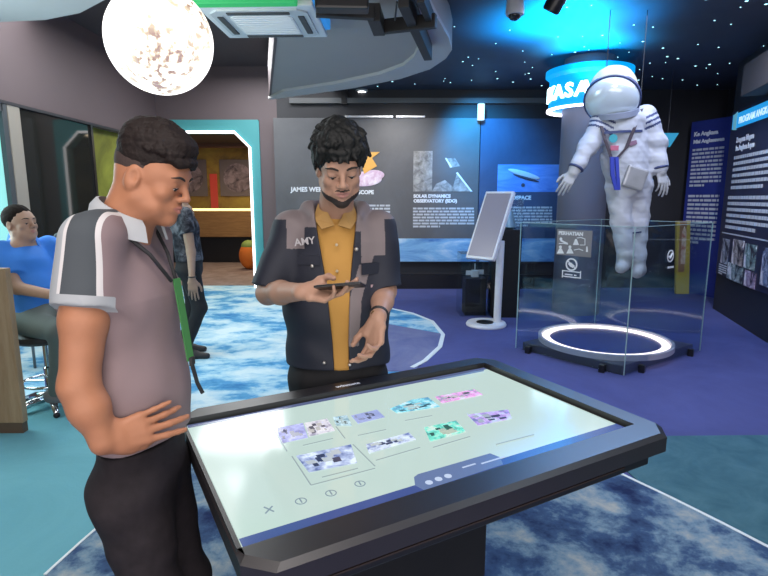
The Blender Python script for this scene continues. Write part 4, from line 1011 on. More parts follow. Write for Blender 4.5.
def left_man():
    O = V3(-.612, 1.24, 0)
    P = lambda u, v, z: O+V3(u, -v, z)            # u forward, v right (towards the camera)
    t = thing('person', 'man in grey polo shirt with green lanyard, hand on hip, left of the touch table', 'person', tuple(O))
    H = Frame(on_y(152.5, 179, 1.24), R(-6), R(20), R(0), .82)
    sk = skin('skin_tan', (.40, .175, .095))
    S = Solid(); head(S, H)
    S.cone(H(0, -.030, -.03), P(.0, 0, 1.40), .053, .062, .03)
    S.econe(P(.015, 0, 1.12), P(.0, 0, 1.34), (.066, .105), (.062, .105), (1, 0, 0), .03)
    sh = P(.000, .125, 1.415); el = on_y(79, 386, 1.05); wr = on_y(104, 441, 1.045)
    S.chain([sh, sh*.45+V3(*el)*.55, el], [.046, .045, .037], .02)
    S.chain([el, V3(*el)*.6+V3(*wr)*.4, wr], [.037, .038, .025], .02)
    hand(S, wr, (.80, .56, .12), (.50, -.83, .22), 1, (9, 11, 14, 2), 5., ((.036, .045, -.010), (.040, .075, -.012), (.036, .098, -.018)), .95)
    # far arm hangs down
    sl = P(.0, -.125, 1.40); e2 = P(-.04, -.20, 1.10); w2 = P(-.05, -.20, .84)
    S.chain([sl, e2], [.046, .04], .02); S.chain([e2, w2], [.04, .026], .02)
    hand(S, w2, (.1, 0, -1), (0, 1, 0), -1, (20, 24, 28, 30))
    ms, fn = person_skin(H, ('lips_tan', (.42, .16, .12)), sk)
    body = obj('body', S.mesh(.0042, (1.44, 1.70, .0026)), ms, t, smooth=True, matfn=fn, label='tanned head and bare arms')
    face_details(H, t, 1.15)
    # hair: short faded sides, curly top
    hc = lambda x, y, z: H(x, y, z)
    S = Solid(); q = H.s
    S.ell(H(0, -.014, .064), V3(.079, .098, .088)*q, H.R, .02); S.ell(H(0, .045, .112), V3(.060, .052, .036)*q, H.R, .03); S.ell(H(0, -.040, .105), V3(.066, .060, .05)*q, H.R, .03)
    rr = random.Random(7)
    for i in range(170):
        a = rr.uniform(0, 6.28); e = rr.uniform(.12, 1.45)
        x, y, z = .078*math.cos(a)*math.cos(e), -.005+.098*math.sin(a)*math.cos(e), .068+.088*math.sin(e)
        if z < .080 and y > .02: continue
        S.ell(H(x, y, z), V3(1, 1, 1)*rr.uniform(.007, .013)*q, None, .005)
    for i in range(15):
        a = (i/14-.5)*1.9; S.ell(H(.066*math.sin(a), .012+.082*math.cos(a), .070+rr.uniform(-.004, .010)), V3(1, 1, 1)*rr.uniform(.010, .014)*q, None, .006)
    # keep the face, ears and nape clear
    S.ops.append(('-', *ellf(H(0, .098, -.028), V3(.090, .066, .090)*q, H.R), .006))
    S.ops.append(('-', *ellf(H(0, -.01, -.075), V3(.12, .14, .098)*q, H.R), .006))
    S.field(wrinkles(.0012, 500, 5))
    obj('hair', S.mesh(.0026), mat('dark_curly_hair', (.014, .009, .008), .7, var=.5, scale=90, bump=.4, spec=.25), t, smooth=True)
    S = Solid()
    S.ell(H(0, -.015, .038), V3(.0762, .0985, .0865)*q, H.R, .01)
    S.ops.append(('-', *ellf(H(0, .105, -.035), V3(.13, .082, .115)*q, H.R), .004)); S.ops.append(('-', *ellf(H(0, .02, -.122), V3(.12, .150, .098)*q, H.R), .004))
    obj('faded_sides', S.mesh(.003), mat('cropped_hair', (.045, .028, .024), .8, var=.35, scale=160), t, smooth=True)
    # polo shirt
    M_main = mat('polo_mauve_grey', (.245, .18, .186), .75, var=.06, scale=10, bump=.05); M_pan = mat('polo_slate', (.065, .075, .085), .7); M_pipe = mat('polo_white', (.62, .60, .60), .7); M_pale = mat('polo_pale_grey', (.40, .42, .44), .75, var=.05)
    S = Solid()
    S.econe(P(.028, 0, .90), P(.020, 0, 1.05), (.098, .140), (.100, .140), (1, 0, 0), .03)
    S.econe(P(.020, 0, 1.05), P(.0, 0, 1.27), (.100, .140), (.102, .150), (1, 0, 0), .05)
    S.econe(P(.0, 0, 1.27), P(-.012, 0, 1.40), (.102, .150), (.066, .110), (1, 0, 0), .05)
    S.chain([P(-.012, 0, 1.385), P(.0, 0, 1.425)], [.072, .058], .03)
    slv = sh*.40+V3(*el)*.60; ad = V3(*el)-sh; ad /= np.linalg.norm(ad)
    S.cone(sh+V3(0, 0, -.005), sh+ad*.185, .058, .060, .045, cut=[(sh+ad*.135, ad)])
    bd = e2-sl; bd /= np.linalg.norm(bd); S.cone(sl, sl+bd*.17, .068, .068, .04, cut=[(sl+bd*.16, bd)])
    S.chain([P(-.005, .02, 1.435), P(.0, .10, 1.418)], [.050, .052], .03); S.chain([P(-.005, -.02, 1.435), P(.0, -.10, 1.41)], [.050, .052], .03)
    S.plane(P(.028, 0, .928), (.12, 0, -1)); S.plane(P(.0, 0, 1.472), (-.30, 0, 1)); S.cone(P(.004, 0, 1.42), H(0, -.028, -.05), .052, .058, .004, '-'); S.cone(P(.06, 0, 1.445), P(.11, 0, 1.42), .034, .018, .008, '-')
    S.field(wrinkles(.0042, 30, 3, (1, 1, .5)))
    g_ = S.mesh(.0030); Q = g_[0]
    u, v, z = Q[:, 0]-O[0], -(Q[:, 1]-O[1]), Q[:, 2]
    tt = np.clip((1.45-z)/.30, 0, 1); lo = -.020-.028*tt; hi = .036+.012*tt
    dd = (Q-sh) @ ad; rd = np.linalg.norm(Q-sh-np.outer(dd, ad), axis=1)
    near = np.minimum(v-.03, np.maximum(z-1.33, np.minimum(np.minimum(.078-rd, v-.06), .142-dd)))
    cuff = np.minimum(np.minimum(np.minimum(dd-.118, .15-dd), np.minimum(v-.085, .074-rd)), .058-u)
    po = obj('polo_shirt', g_, polo_material(), t, smooth=True, label='mauve grey polo shirt with slate shoulder panel and white piping')
    at = po.data.attributes.new('panel', 'FLOAT_VECTOR', 'POINT'); at.data.foreach_set('vector', np.stack([u-lo, u-hi, near], 1).astype(np.float32).ravel())
    at = po.data.attributes.new('cuff', 'FLOAT', 'POINT'); at.data.foreach_set('value', cuff.astype(np.float32))
    # collar: tilted open band round the neck
    obj('collar', collar_band(lambda a, l, o: P(.022, 0, 1.440)+V3(-math.cos(a)*((.060, .072, .080)[l]+o), -math.sin(a)*((.062, .076, .088)[l]+o), (.034, .020, -.016)[l]+.030*math.cos(a)), 142), M_pale, t, smooth='auto')
    pl = ribbon([P(.128-.02, .02, 1.375), P(.124, .015, 1.27)], (0, 1, 0), .026, .012, (1, 0, .1))
    # lanyard: cord round the neck, green strap, black tail
    path = [P(-.050, .055, 1.445), P(-.01, .090, 1.452), P(.045, .080, 1.425), P(.090, .055, 1.375), P(.122, .025, 1.31)]
    path2 = [P(-.050, -.055, 1.445), P(.0, -.085, 1.45), P(.055, -.07, 1.42), P(.095, -.03, 1.37), P(.122, .0, 1.31)]
    ly_ = obj('lanyard', join(tube(path, .0045, 8), tube(path2, .0045, 8)), mat('lanyard_cord', (.02, .02, .022), .7), t, smooth=True, label='lanyard with green strap and black tail')
    obj('strap', ribbon([P(.127, .012, 1.315), P(.141, .018, 1.21), P(.152, .022, 1.12)], (.35, 1, 0), .022, .003, (1, -.3, 0)), mat('lanyard_green', (.045, .19, .05), .6), ly_)
    obj('tail', join(ribbon([P(.152, .022, 1.122), P(.160, .010, 1.06), P(.168, .0, 1.03)], (.2, 1, 0), .012, .003, (1, 0, 0)), box(P(.156, .02, 1.118), (.008, .022, .02), bev=.002)), MATS['lanyard_cord'], ly_)
    # jeans and shoes
    M_j = mat('charcoal_jeans', (.024, .020, .023), .85, var=.35, scale=40, bump=.1, spec=.2)
    S = Solid()
    S.econe(P(.015, 0, .93), P(.005, 0, .82), (.094, .130), (.100, .138), (1, 0, 0), .03)
    for v, du, dv in ((.070, .02, .01), (-.070, .015, .0)):
        kn = P(.045+du, v+dv, .48); an = P(-.0+du, v+dv*1.3, .10)
        S.chain([P(.005, v, .80), kn, an], [.085, .062, .052], .04)
        S.cone(an, an+V3(0, 0, -.04), .052, .056, .02)
    S.plane(P(.028, 0, .925), (-.12, 0, 1)); S.plane((0, 0, .055), (0, 0, -1))
    S.field(wrinkles(.0055, 40, 9, (.7, .7, 1.3)))
    obj('jeans', S.mesh(.005), M_j, t, smooth=True)
    if False: obj('back_pocket', slab([P(-.092, .01, .86), P(-.084, .10, .86), P(-.086, .10, .77), P(-.092, .055, .745), P(-.096, .01, .77)], (-1, .3, 0), .004), mat('pocket_denim', (.024, .022, .027), .9), t)
    for v, dv in ((.115, .0), (-.085, 0)):
        S = Solid(); shoe(S, P(-.05, v, 0), P(.19, v+.02, 0)); obj('shoe', S.mesh(.005), mat('black_shoe', (.015, .015, .017), .5), t, smooth=True)
def ellf(c, r, Rm):
    S = Solid(); S.ell(c, r, Rm); return S.ops[0][1], S.ops[0][2], S.ops[0][3]
left_man()

# ================================================================== man in the work jacket with a phone
def jacket_man():
    O = V3(-.175, 1.945, 0)
    yaw = R(-90+6); f = V3(math.cos(yaw), math.sin(yaw), 0); r = V3(f[1], -f[0], 0)
    P = lambda v, u, z: O+r*v+f*u+V3(0, 0, z)       # v = his right, u = forward
    ux_ = tuple(r)
    t = thing('person', 'man in navy and grey work jacket over mustard shirt looking at his phone', 'person', tuple(O))
    H = Frame(on_y(339, 168, 1.80), R(-90+12), R(24), R(3), .98)
    sk = skin('skin_light', (.43, .25, .175))
    S = Solid(); head(S, H, fat=.90)
    S.cone(H(0, -.028, -.04), P(0, .0, 1.43), .054, .064, .03)
    S.econe(P(0, -.0, 1.2), P(0, -.01, 1.37), (.13, .080), (.12, .065), ux_, .04)
    shr, shl = P(.162, -.005, 1.402), P(-.162, -.005, 1.402)
    elr = on_y(268, 293, 1.86); wrr = on_y(303, 292, 1.66)
    ell_ = on_y(385, 291, 1.93); wrl = on_y(378, 318, 1.76)
    S.chain([shr, elr], [.044, .038], .02); S.chain([elr, V3(*elr)*.6+V3(*wrr)*.4, wrr], [.041, .039, .027], .02)
    S.chain([shl, ell_], [.044, .038], .02); S.chain([ell_, V3(*ell_)*.6+V3(*wrl)*.4, wrl], [.041, .038, .027], .02)
    # right hand: palm up under the phone, fingers towards the image right
    hand(S, wrr, (.93, -.25, -.05), (.02, .45, -.95), 1, (16, 20, 26, 32), 4., ((.044, .040, -.020), (.046, .070, -.034), (.030, .092, -.040)), 1.05)
    hand(S, wrl, (-.12, -.42, -.90), (.62, .55, -.30), -1, (24, 30, 34, 40), 5., ((.048, .044, -.014), (.060, .070, -.026), (.058, .094, -.040)), 1.05)
    ms, fn = person_skin(H, ('lips_rose', (.40, .19, .16)), sk)
    Hs = H
    beard = mat('stubble', (.028, .020, .018), .7, var=.4, scale=200)
    def fn2(Q):
        o = fn(Q); L = Hs.inv(Q)
        b = (L[:, 2] < -.081+.35*np.abs(L[:, 0])) & (L[:, 2] > -.125) & (L[:, 1] > .012) & (np.abs(L[:, 0]) < .07) & (np.abs(L[:, 0]) > .0)
        b2 = (L[:, 2] > -.0445) & (L[:, 2] < -.040) & (np.abs(L[:, 0]) < .024) & (L[:, 1] > .09)
        o[(b | b2) & (o == 0)] = 2; return o
    body = obj('body', S.mesh(.0040, (1.44, 1.78, .0026)), ms+[beard], t, smooth=True, matfn=fn2)
    face_details(H, t, 1.2)
    # full dark hair with a fringe
    S = Solid(); q = H.s
    S.ell(H(0, -.016, .055), V3(.086, .104, .092)*q, H.R, .02); S.ell(H(0, .030, .105), V3(.070, .066, .046)*q, H.R, .03)
    rr = random.Random(12)
    for i in range(190):
        a = rr.uniform(0, 6.28); e = rr.uniform(.10, 1.5)
        d = V3(math.cos(a)*math.cos(e), math.sin(a)*math.cos(e), math.sin(e))
        p = V3(0, -.012, .058)+d*V3(.084, .102, .094)
        if p[1] > .04 and p[2] < .07: continue
        tip = p+V3(d[0]*.006+rr.uniform(-.016, .016), abs(d[1])*.012*(1 if p[1] > -.03 else -1)+.012, rr.uniform(-.004, .008) if p[2] > .10 else -.022)
        S.cone(H(*p), H(*tip), .013*q, .006*q, .008)
    for i in range(30):
        x = rr.uniform(-.072, .072); y0 = .074-.35*abs(x); L = rr.uniform(.024, .044)*(1.0 if abs(x) < .05 else 1.3)
        S.chain([H(x*.9, y0-.012, .112), H(x, y0+.022, .085), H(x*1.05+rr.uniform(-.01, .01), y0+.022, .092-L)], [.010*q, .009*q, .0028*q], .006)
    for sx in (-1, 1):
        for j in range(2, 9): S.chain([H(sx*.076, .045-.012*j, .06), H(sx*.080, .046-.012*j, .028), H(sx*.079, .046-.012*j, .012+rr.uniform(-.012, .006)+(.012 if 3 < j < 7 else 0))], [.009*q, .008*q, .003*q], .005)
    for j in range(11): S.chain([H(-.06+.012*j, -.085, .03), H(-.06+.012*j, -.096, -.02), H((-.06+.012*j)*.8, -.09, -.055)], [.014*q, .012*q, .004*q], .006)
    S.ops.append(('-', *ellf(H(0, .115, -.030), V3(.060, .060, .088)*q, H.R), .003)); S.field(wrinkles(.0022, 260, 15, (1, 1, .4)))
    obj('hair', S.mesh(.0026), mat('black_hair', (.007, .008, .008), .6, var=.4, scale=120, bump=.3, spec=.3), t, smooth=True)
    # mustard shirt with open collar
    M_mu = mat('mustard_shirt', (.50, .26, .055), .75, var=.08, scale=12, bump=.05)
    S = Solid()
    S.econe(P(0, .005, .90), P(0, .005, 1.15), (.150, .108), (.155, .110), ux_, .03)
    S.econe(P(0, .005, 1.15), P(0, -.0, 1.36), (.155, .110), (.125, .085), ux_, .05)
    S.chain([P(0, -.005, 1.40), P(0, .005, 1.45)], [.080, .064], .03)
    S.plane(P(0, .0, 1.462), (f[0]*.35, f[1]*.35, 1)); S.plane((0, 0, .89), (0, 0, -1)); S.field(wrinkles(.0016, 40, 21, (1, 1, .4)))
    obj('shirt', S.mesh(.0045), M_mu, t, smooth=True)
    for sx in (-1, 1):
        c4 = [P(sx*.062, .020, 1.478), P(sx*.030, .072, 1.452), P(sx*.006, .098, 1.405), P(sx*.050, .100, 1.392), P(sx*.078, .055, 1.428)]
        obj('collar', slab(c4, f*1.0+V3(0, 0, .5), .006), mat('mustard_collar', (.46, .27, .09), .75), t)
    for z in (1.34, 1.25): obj('button', sphere(P(.0, .118 if z < 1.3 else .108, z), .0055, 10, 8), mat('bone_button', (.6, .5, .35), .4), t, smooth=True)
    # jacket
    M_nv = mat('jacket_navy', (.014, .017, .031), .65, var=.18, scale=14, bump=.06); M_gr = mat('jacket_grey', (.20, .165, .17), .65, var=.06, scale=12)
    S = Solid()
    S.econe(P(0, .0, .90), P(0, .0, 1.12), (.190, .128), (.185, .130), ux_, .03)
    S.econe(P(0, .0, 1.12), P(0, -.008, 1.34), (.185, .130), (.182, .120), ux_, .05)
    S.econe(P(0, -.008, 1.34), P(0, -.015, 1.435), (.178, .112), (.100, .080), ux_, .05)
    for s0, e0 in ((shr, elr), (shl, ell_)):
        e0 = V3(*e0); d = e0-s0; L = np.linalg.norm(d); d /= L
        S.cone(s0+V3(0, 0, -.008), s0+d*L*1.0, .060, .063, .04, cut=[(s0+d*(L*.93), d)])
    # raised collar
    S.chain([P(.085, -.06, 1.455), P(.095, .0, 1.462), P(.075, .06, 1.435)], [.022, .022, .020], .02)
    S.chain([P(-.085, -.06, 1.455), P(-.095, .0, 1.462), P(-.075, .06, 1.435)], [.022, .022, .020], .02); S.chain([P(-.08, -.06, 1.462), P(0, -.085, 1.475), P(.08, -.06, 1.462)], [.022]*3, .02)
    S.plane((0, 0, .893), (0, 0, -1))
    S.field(wrinkles(.0052, 30, 31, (1, 1, .55)))
    # open front: narrow at the hem, wide at the chest, hollow neck
    def opening(x, y, z):
        v = (x-O[0])*r[0]+(y-O[1])*r[1]; u = (x-O[0])*f[0]+(y-O[1])*f[1]
        hw = np.interp(z.ravel(), [.88, 1.0, 1.2, 1.36, 1.43, 1.5], [.026, .028, .040, .062, .072, .078]).reshape(z.shape)
        cx = np.interp(z.ravel(), [.88, 1.1, 1.4], [-.012, -.006, .0]).reshape(z.shape)
        return np.maximum(np.abs(v-cx)-hw, .02-u)
    S.ops.append(('-', opening, O+V3(-.4, -.4, .8), O+V3(.4, .4, 1.6), .004))
    S.cone(P(0, -.01, 1.36), P(0, .01, 1.60), .070, .075, .01, '-')
    def fnj(Q):
        D = Q-O; v = D @ r; u = D @ f; z = Q[:, 2]; o = np.zeros(len(Q), int)
        arm = np.abs(v) > .200
        yoke = (z > np.where(v > 0, 1.325, 1.30)) & (np.abs(v) < .172)
        o[yoke & (np.abs(v) > .045)] = 1
        o[(np.abs(v) < .110) & (z < 1.42) & (v > 0) & (u > .02)] = 0                                  # navy placket on his right
        o[(v > 0) & (v < .110-.0) & (z > 1.40)] = 1
        xb = np.interp(z, [.95, 1.15, 1.30], [-.050, -.062, -.110])
        o[(v < 0) & (np.abs(v-xb) < .022) & (z > .98) & (z < 1.32) & (u > .0)] = 1              # grey stripe down his left front
        o[(v < 0) & (v > -.085) & (z > 1.27) & (z < 1.385) & (u > .02)] = 0
        o[(z > 1.425)] = 1
        return o
    obj('jacket', S.mesh(.003), [M_nv, M_gr], t, smooth=True, matfn=fnj, label='navy work jacket with grey mauve yoke and collar')
    # pocket flaps, patches, snaps, chest letters
    def front(v, z, off=.0):
        a = np.interp(z, [.90, 1.12, 1.34], [.190, .185, .195]); b = np.interp(z, [.90, 1.12, 1.34, 1.40], [.128, .130, .120, .10])
        return P(v, b*math.sqrt(max(0, 1-(v/a)**2))+off, z)
    def patch(v0, v1, z0, z1, off, name, m, lab=None, th=.005):
        o = obj(name, slab([front(v0, z0, off), front(v1, z0, off), front(v1, z1, off), front(v0, z1, off)], f, th), m, t)
        if lab: o['label'] = lab
    patch(.060, .135, 1.272, 1.305, -.001, 'pocket_flap', M_nv, th=.008); patch(-.150, -.085, 1.235, 1.275, -.001, 'pocket_flap', M_nv, th=.008)
    patch(.085, .130, 1.196, 1.208, .0015, 'chest_badge', mat('grey_badge', (.34, .34, .37), .6), 'small grey badge'); patch(-.138, -.118, 1.188, 1.198, .0015, 'chest_badge', mat('mauve_badge', (.42, .30, .33), .6), 'small mauve badge')
    sn = mat('snap_metal', (.65, .62, .58), .3, .8)
    for v, z in ((.085, 1.268), (-.068, 1.325), (.050, .925), (-.040, .915)):
        obj('snap', sphere(front(v, z, .003), .0065, 12, 8), sn, t, smooth=True)
    obj('chest_letters', text('AMY', .034, .002, frame_m(front(.142, 1.338, .030), -r+V3(0, 0, .12), (0, 0, 1)), 'LEFT', .0006), mat('letter_grey', (.45, .43, .45), .6), t)
    # trousers, shoes, wrist watch
    S = Solid()
    S.econe(P(0, -.0, .95), P(0, -.005, .84), (.165, .108), (.175, .115), ux_, .03)
    for v in (.09, -.09): S.chain([P(v, -.005, .82), P(v*1.1, .01, .47), P(v*1.1, -.02, .09)], [.095, .066, .056], .04)
    S.plane((0, 0, .05), (0, 0, -1)); S.field(wrinkles(.003, 40, 41))
    obj('trousers', S.mesh(.006), mat('black_trousers', (.010, .010, .012), .8, var=.2, scale=50), t, smooth=True)
    for v in (.1, -.1):
        S = Solid(); shoe(S, P(v, -.06, 0), P(v*1.2, .19, 0)); obj('shoe', S.mesh(.006), mat('black_shoe', (.015, .015, .017), .5), t, smooth=True)
    dw = V3(*wrl)-V3(*ell_); dw /= np.linalg.norm(dw)
    def wring(c, rad, th, n=24):
        x = np.cross(dw, V3(0, 0, 1)); x /= np.linalg.norm(x); y = np.cross(dw, x)
        return tube([c+x*rad*math.cos(a)+y*rad*math.sin(a) for a in np.linspace(0, 6.283, n, endpoint=False)], th, 8, True)
    wb = obj('wrist_watch', join(wring(V3(*wrl)-dw*.018, .029, .0045), wring(V3(*wrl)-dw*.026, .029, .0045)), mat('watch_band', (.02, .02, .022), .4), t, smooth=True)
    obj('watch_case', sphere(V3(*wrl)-dw*.022+V3(-.014, -.024, .006), .013, 16, 10, sc=(1, .6, 1)), mat('watch_gold', (.5, .4, .22), .25, .9), wb, smooth=True)
    # phone lies across the fingers of the right hand
    a, b = on_y(325, 291.5, 1.62), on_y(356, 289, 1.60)
    d = (b-a).normalized(); M = frame_m((a+b)/2+Vector((0, 0, .012)), d, (.08, .93, -.30))
    ph = thing('phone', 'slim black phone held in the right hand of the jacket man', 'phone', M.translation.to_tuple())
    obj('body', box(None, (.148, .072, .008), bev=.003, M=M), mat('phone_black', (.012, .012, .014), .3), ph)
    obj('screen', box(None, (.138, .066, .0008), M=M @ Matrix.Translation((0, 0, .0044))), mat('phone_glass', (.01, .01, .012), .06, emit=(.3, .35, .4), estr=.25), ph)
jacket_man()

# ================================================================== man standing behind, mostly hidden
def back_man():
    O = V3(-1.86, 5.0, 0)
    P = lambda u, v, z: O+V3(u*.97+v*.24, -v*.97+u*.24*0-u*.0, z)
    t = thing('person', 'standing man in dark printed t-shirt and black trousers behind the lanyard man', 'person', tuple(O))
    H = Frame(P(-.045, 0, 1.56), R(-10), R(10), 0, .94)
    sk = skin('skin_olive', (.36, .24, .17))
    S = Solid(); head(S, H); S.cone(H(0, -.03, -.03), P(0, 0, 1.38), .055, .07, .03); S.econe(P(0, 0, 1.1), P(0, 0, 1.34), (.09, .14), (.08, .15), (1, 0, 0), .05)
    sr = P(.03, .17, 1.36); e = on_y(191, 252, 4.80); w = on_y(192, 279, 4.72)
    S.chain([sr, e], [.052, .04], .02); S.chain([e, w], [.04, .026], .02); hand(S, w, (.05, -.1, -1), (.3, -1, 0), -1, (10, 14, 16, 20), 5., sc=1.1)
    s2 = P(0, -.17, 1.36); e2 = P(-.05, -.24, 1.08); w2 = P(.02, -.25, .84); S.chain([s2, e2, w2], [.052, .04, .026], .02); hand(S, w2, (0, 0, -1), (0, 1, 0), -1)
    ms, fn = person_skin(H, ('lips_rose', (.4, .19, .16)), sk)
    obj('body', S.mesh(.007), ms, t, smooth=True, matfn=fn)
    S = Solid(); q = H.s; S.ell(H(0, -.02, .055), V3(.082, .10, .088)*q, H.R, .02); S.ops.append(('-', *ellf(H(0, .11, -.03), V3(.09, .075, .1)*q, H.R), .006)); S.ops.append(('-', *ellf(H(0, 0, -.08), V3(.12, .14, .09)*q, H.R), .006))
    obj('hair', S.mesh(.006), MATS['black_hair'], t, smooth=True)
    S = Solid()
    S.econe(P(.03, 0, .90), P(0, 0, 1.22), (.115, .165), (.11, .17), (1, 0, 0), .04); S.econe(P(0, 0, 1.22), P(-.01, 0, 1.38), (.11, .17), (.07, .12), (1, 0, 0), .05)
    for s_, e_ in ((sr, e), (s2, e2)):
        d = V3(*e_)-s_; d /= np.linalg.norm(d); S.cone(s_, s_+d*.19, .066, .066, .04, cut=[(s_+d*.18, d)])
    S.plane((0, 0, .92), (0, 0, -1)); S.plane(P(0, 0, 1.42), (0, 0, 1)); S.field(wrinkles(.003, 30, 61))
    obj('t_shirt', S.mesh(.007), mottled('camo_print_shirt', [(.36, (.015, .016, .022)), (.5, (.05, .054, .065)), (.66, (.15, .16, .18))], 13, .8, 3, fine=0), t, smooth=True)
    foot = on_y(207, 357, 4.86); foot = V3(foot.x-.2, foot.y, 0)
    S = Solid(); S.econe(P(.03, 0, .95), P(.02, 0, .84), (.11, .15), (.12, .16), (1, 0, 0), .03)
    an1 = foot+V3(.0, 0, .09); S.chain([P(.03, .08, .82), P(.11, .09, .48), an1], [.095, .064, .048], .04)
    an2 = P(-.10, -.10, .09); S.chain([P(.02, -.08, .82), P(.02, -.10, .46), an2], [.095, .064, .048], .04)
    S.plane((0, 0, .05), (0, 0, -1)); S.field(wrinkles(.003, 40, 62)); obj('trousers', S.mesh(.008), MATS['black_trousers'], t, smooth=True)
    S = Solid(); shoe(S, foot+V3(-.05, 0, 0), foot+V3(.20, 0, 0)); obj('shoe', S.mesh(.007), mat('black_shoe', (.015, .015, .017), .5), t, smooth=True)
    a2 = V3(an2[0], an2[1], 0); S = Solid(); shoe(S, a2+V3(-.05, 0, 0), a2+V3(.20, 0, 0)); obj('shoe', S.mesh(.007), mat('black_shoe', (.015, .015, .017), .5), t, smooth=True)
    c = V3(*w)+V3(0, 0, .02); obj('bracelet', tube([c+V3(math.cos(a)*.03, math.sin(a)*.03, 0) for a in np.linspace(0, 6.28, 18, endpoint=False)], .006, 8, True), MATS['watch_band'], t, smooth=True)
back_man()

# ================================================================== seated man in a blue shirt
def seated_man():
    hc = on_y(21, 225, SY); O = V3(SX-.03, SY, 0)
    ca, sa = math.cos(R(-24)), math.sin(R(-24))
    P = lambda u, v, z: O+V3(u*ca+v*sa, u*sa-v*ca, z)
    t = thing('person', 'man in bright blue polo shirt sitting on the chrome stool at left', 'person', (SX-.03, SY, .575))
    H = Frame(tuple(hc), R(-16), R(-8), 0, 1.02)
    hx = hc.x-O[0]
    sk = skin('skin_warm', (.42, .27, .19))
    S = Solid(); head(S, H); nk = P(hx-.03, 0, 1.205); S.cone(H(0, -.03, -.03), nk, .056, .07, .03)
    S.econe(P(hx+.03, 0, .9), P(hx-.02, 0, 1.15), (.10, .15), (.085, .15), (1, 0, 0), .05)
    sr = P(hx-.02, .18, 1.16); e = on_y(17, 288, SY-.20); w = on_y(68, 298, SY-.20)
    S.chain([sr, e], [.054, .042], .02); S.chain([e, w], [.042, .028], .02); hand(S, w, (1, .1, -.12), (.1, -.4, 1), 1, (18, 24, 28, 30))
    s2 = P(hx-.02, -.18, 1.16); e2 = P(hx+.0, -.24, .90); w2 = P(hx+.25, -.14, .80); S.chain([s2, e2, w2], [.054, .042, .028], .02); hand(S, w2, (1, 0, -.1), (0, .3, 1), -1)
    ms, fn = person_skin(H, ('lips_rose', (.4, .19, .16)), sk)
    obj('body', S.mesh(.006), ms, t, smooth=True, matfn=fn)
    face_details(H, t, 1.)
    S = Solid(); q = H.s; S.ell(H(0, -.022, .052), V3(.083, .102, .090)*q, H.R, .02)
    S.ops.append(('-', *ellf(H(0, .115, -.025), V3(.10, .075, .11)*q, H.R), .006)); S.ops.append(('-', *ellf(H(0, .01, -.085), V3(.12, .14, .095)*q, H.R), .006)); S.field(wrinkles(.002, 300, 71))
    obj('hair', S.mesh(.0045), mat('brown_hair', (.014, .010, .008), .8, spec=.1, var=.3, scale=90), t, smooth=True)
    S = Solid()
    S.econe(P(.02, 0, .66), P(hx+.05, 0, .86), (.13, .18), (.135, .175), (1, 0, 0), .05); S.econe(P(hx+.05, 0, .86), P(hx-.0, 0, 1.06), (.135, .175), (.118, .18), (1, 0, 0), .05); S.econe(P(hx, 0, 1.06), P(hx-.03, 0, 1.185), (.118, .18), (.07, .12), (1, 0, 0), .05)
    for s_, e_ in ((sr, e), (s2, e2)):
        d = V3(*e_)-s_; d /= np.linalg.norm(d); S.cone(s_, s_+d*.24, .070, .068, .04, cut=[(s_+d*.20, d)])
    S.plane((0, 0, .59), (0, 0, -1)); S.plane(P(hx-.02, 0, 1.23), (-.25, 0, 1)); S.field(wrinkles(.004, 26, 72))
    M_b = mat('bright_blue_cotton', (.035, .22, .72), .75, var=.12, scale=8)
    obj('polo_shirt', S.mesh(.006), M_b, t, smooth=True)
    obj('collar', collar_band(lambda a, l, o: P(hx-.015-math.cos(a)*((.066, .078, .086)[l]+o), math.sin(a)*((.068, .082, .096)[l]+o), 1.205+(.045, .030, -.006)[l]+.035*math.cos(a)), 150), M_b, t, smooth='auto')
    S = Solid(); S.econe(P(.03, 0, .68), P(.10, 0, .68), (.17, .115), (.17, .115), (-sa, ca, 0), .05); S.plane((0, 0, .582), (0, 0, -1)) if False else None
    for v in (.10, -.10):
        kn = P(.40, v*1.15, .635); an = P(.24 if v > 0 else .30, v*1.0, .16)
        if v > 0: an = P(.20, .03+v*.2, .17)
        S.chain([P(.05, v, .66), kn], [.098, .074], .04); S.chain([kn, an], [.072, .054], .03)
    S.plane((0, 0, .14), (0, 0, -1)); S.field(wrinkles(.003, 34, 73))
    obj('trousers', S.mesh(.007), mat('sage_grey_cotton', (.11, .135, .125), .8, var=.1, scale=14), t, smooth=True)
    for a0 in (P(.20, .05, 0), P(.30, -.10, 0)):
        S = Solid(); shoe(S, a0+V3(-.06, 0, 0), a0+V3(.18, 0, 0)); S.ops.pop(); V_, Q_ = S.mesh(.007); V_[:, 2] += .085
        obj('shoe', (V_, Q_), mat('grey_shoe', (.16, .16, .17), .6), t, smooth=True)
seated_man()

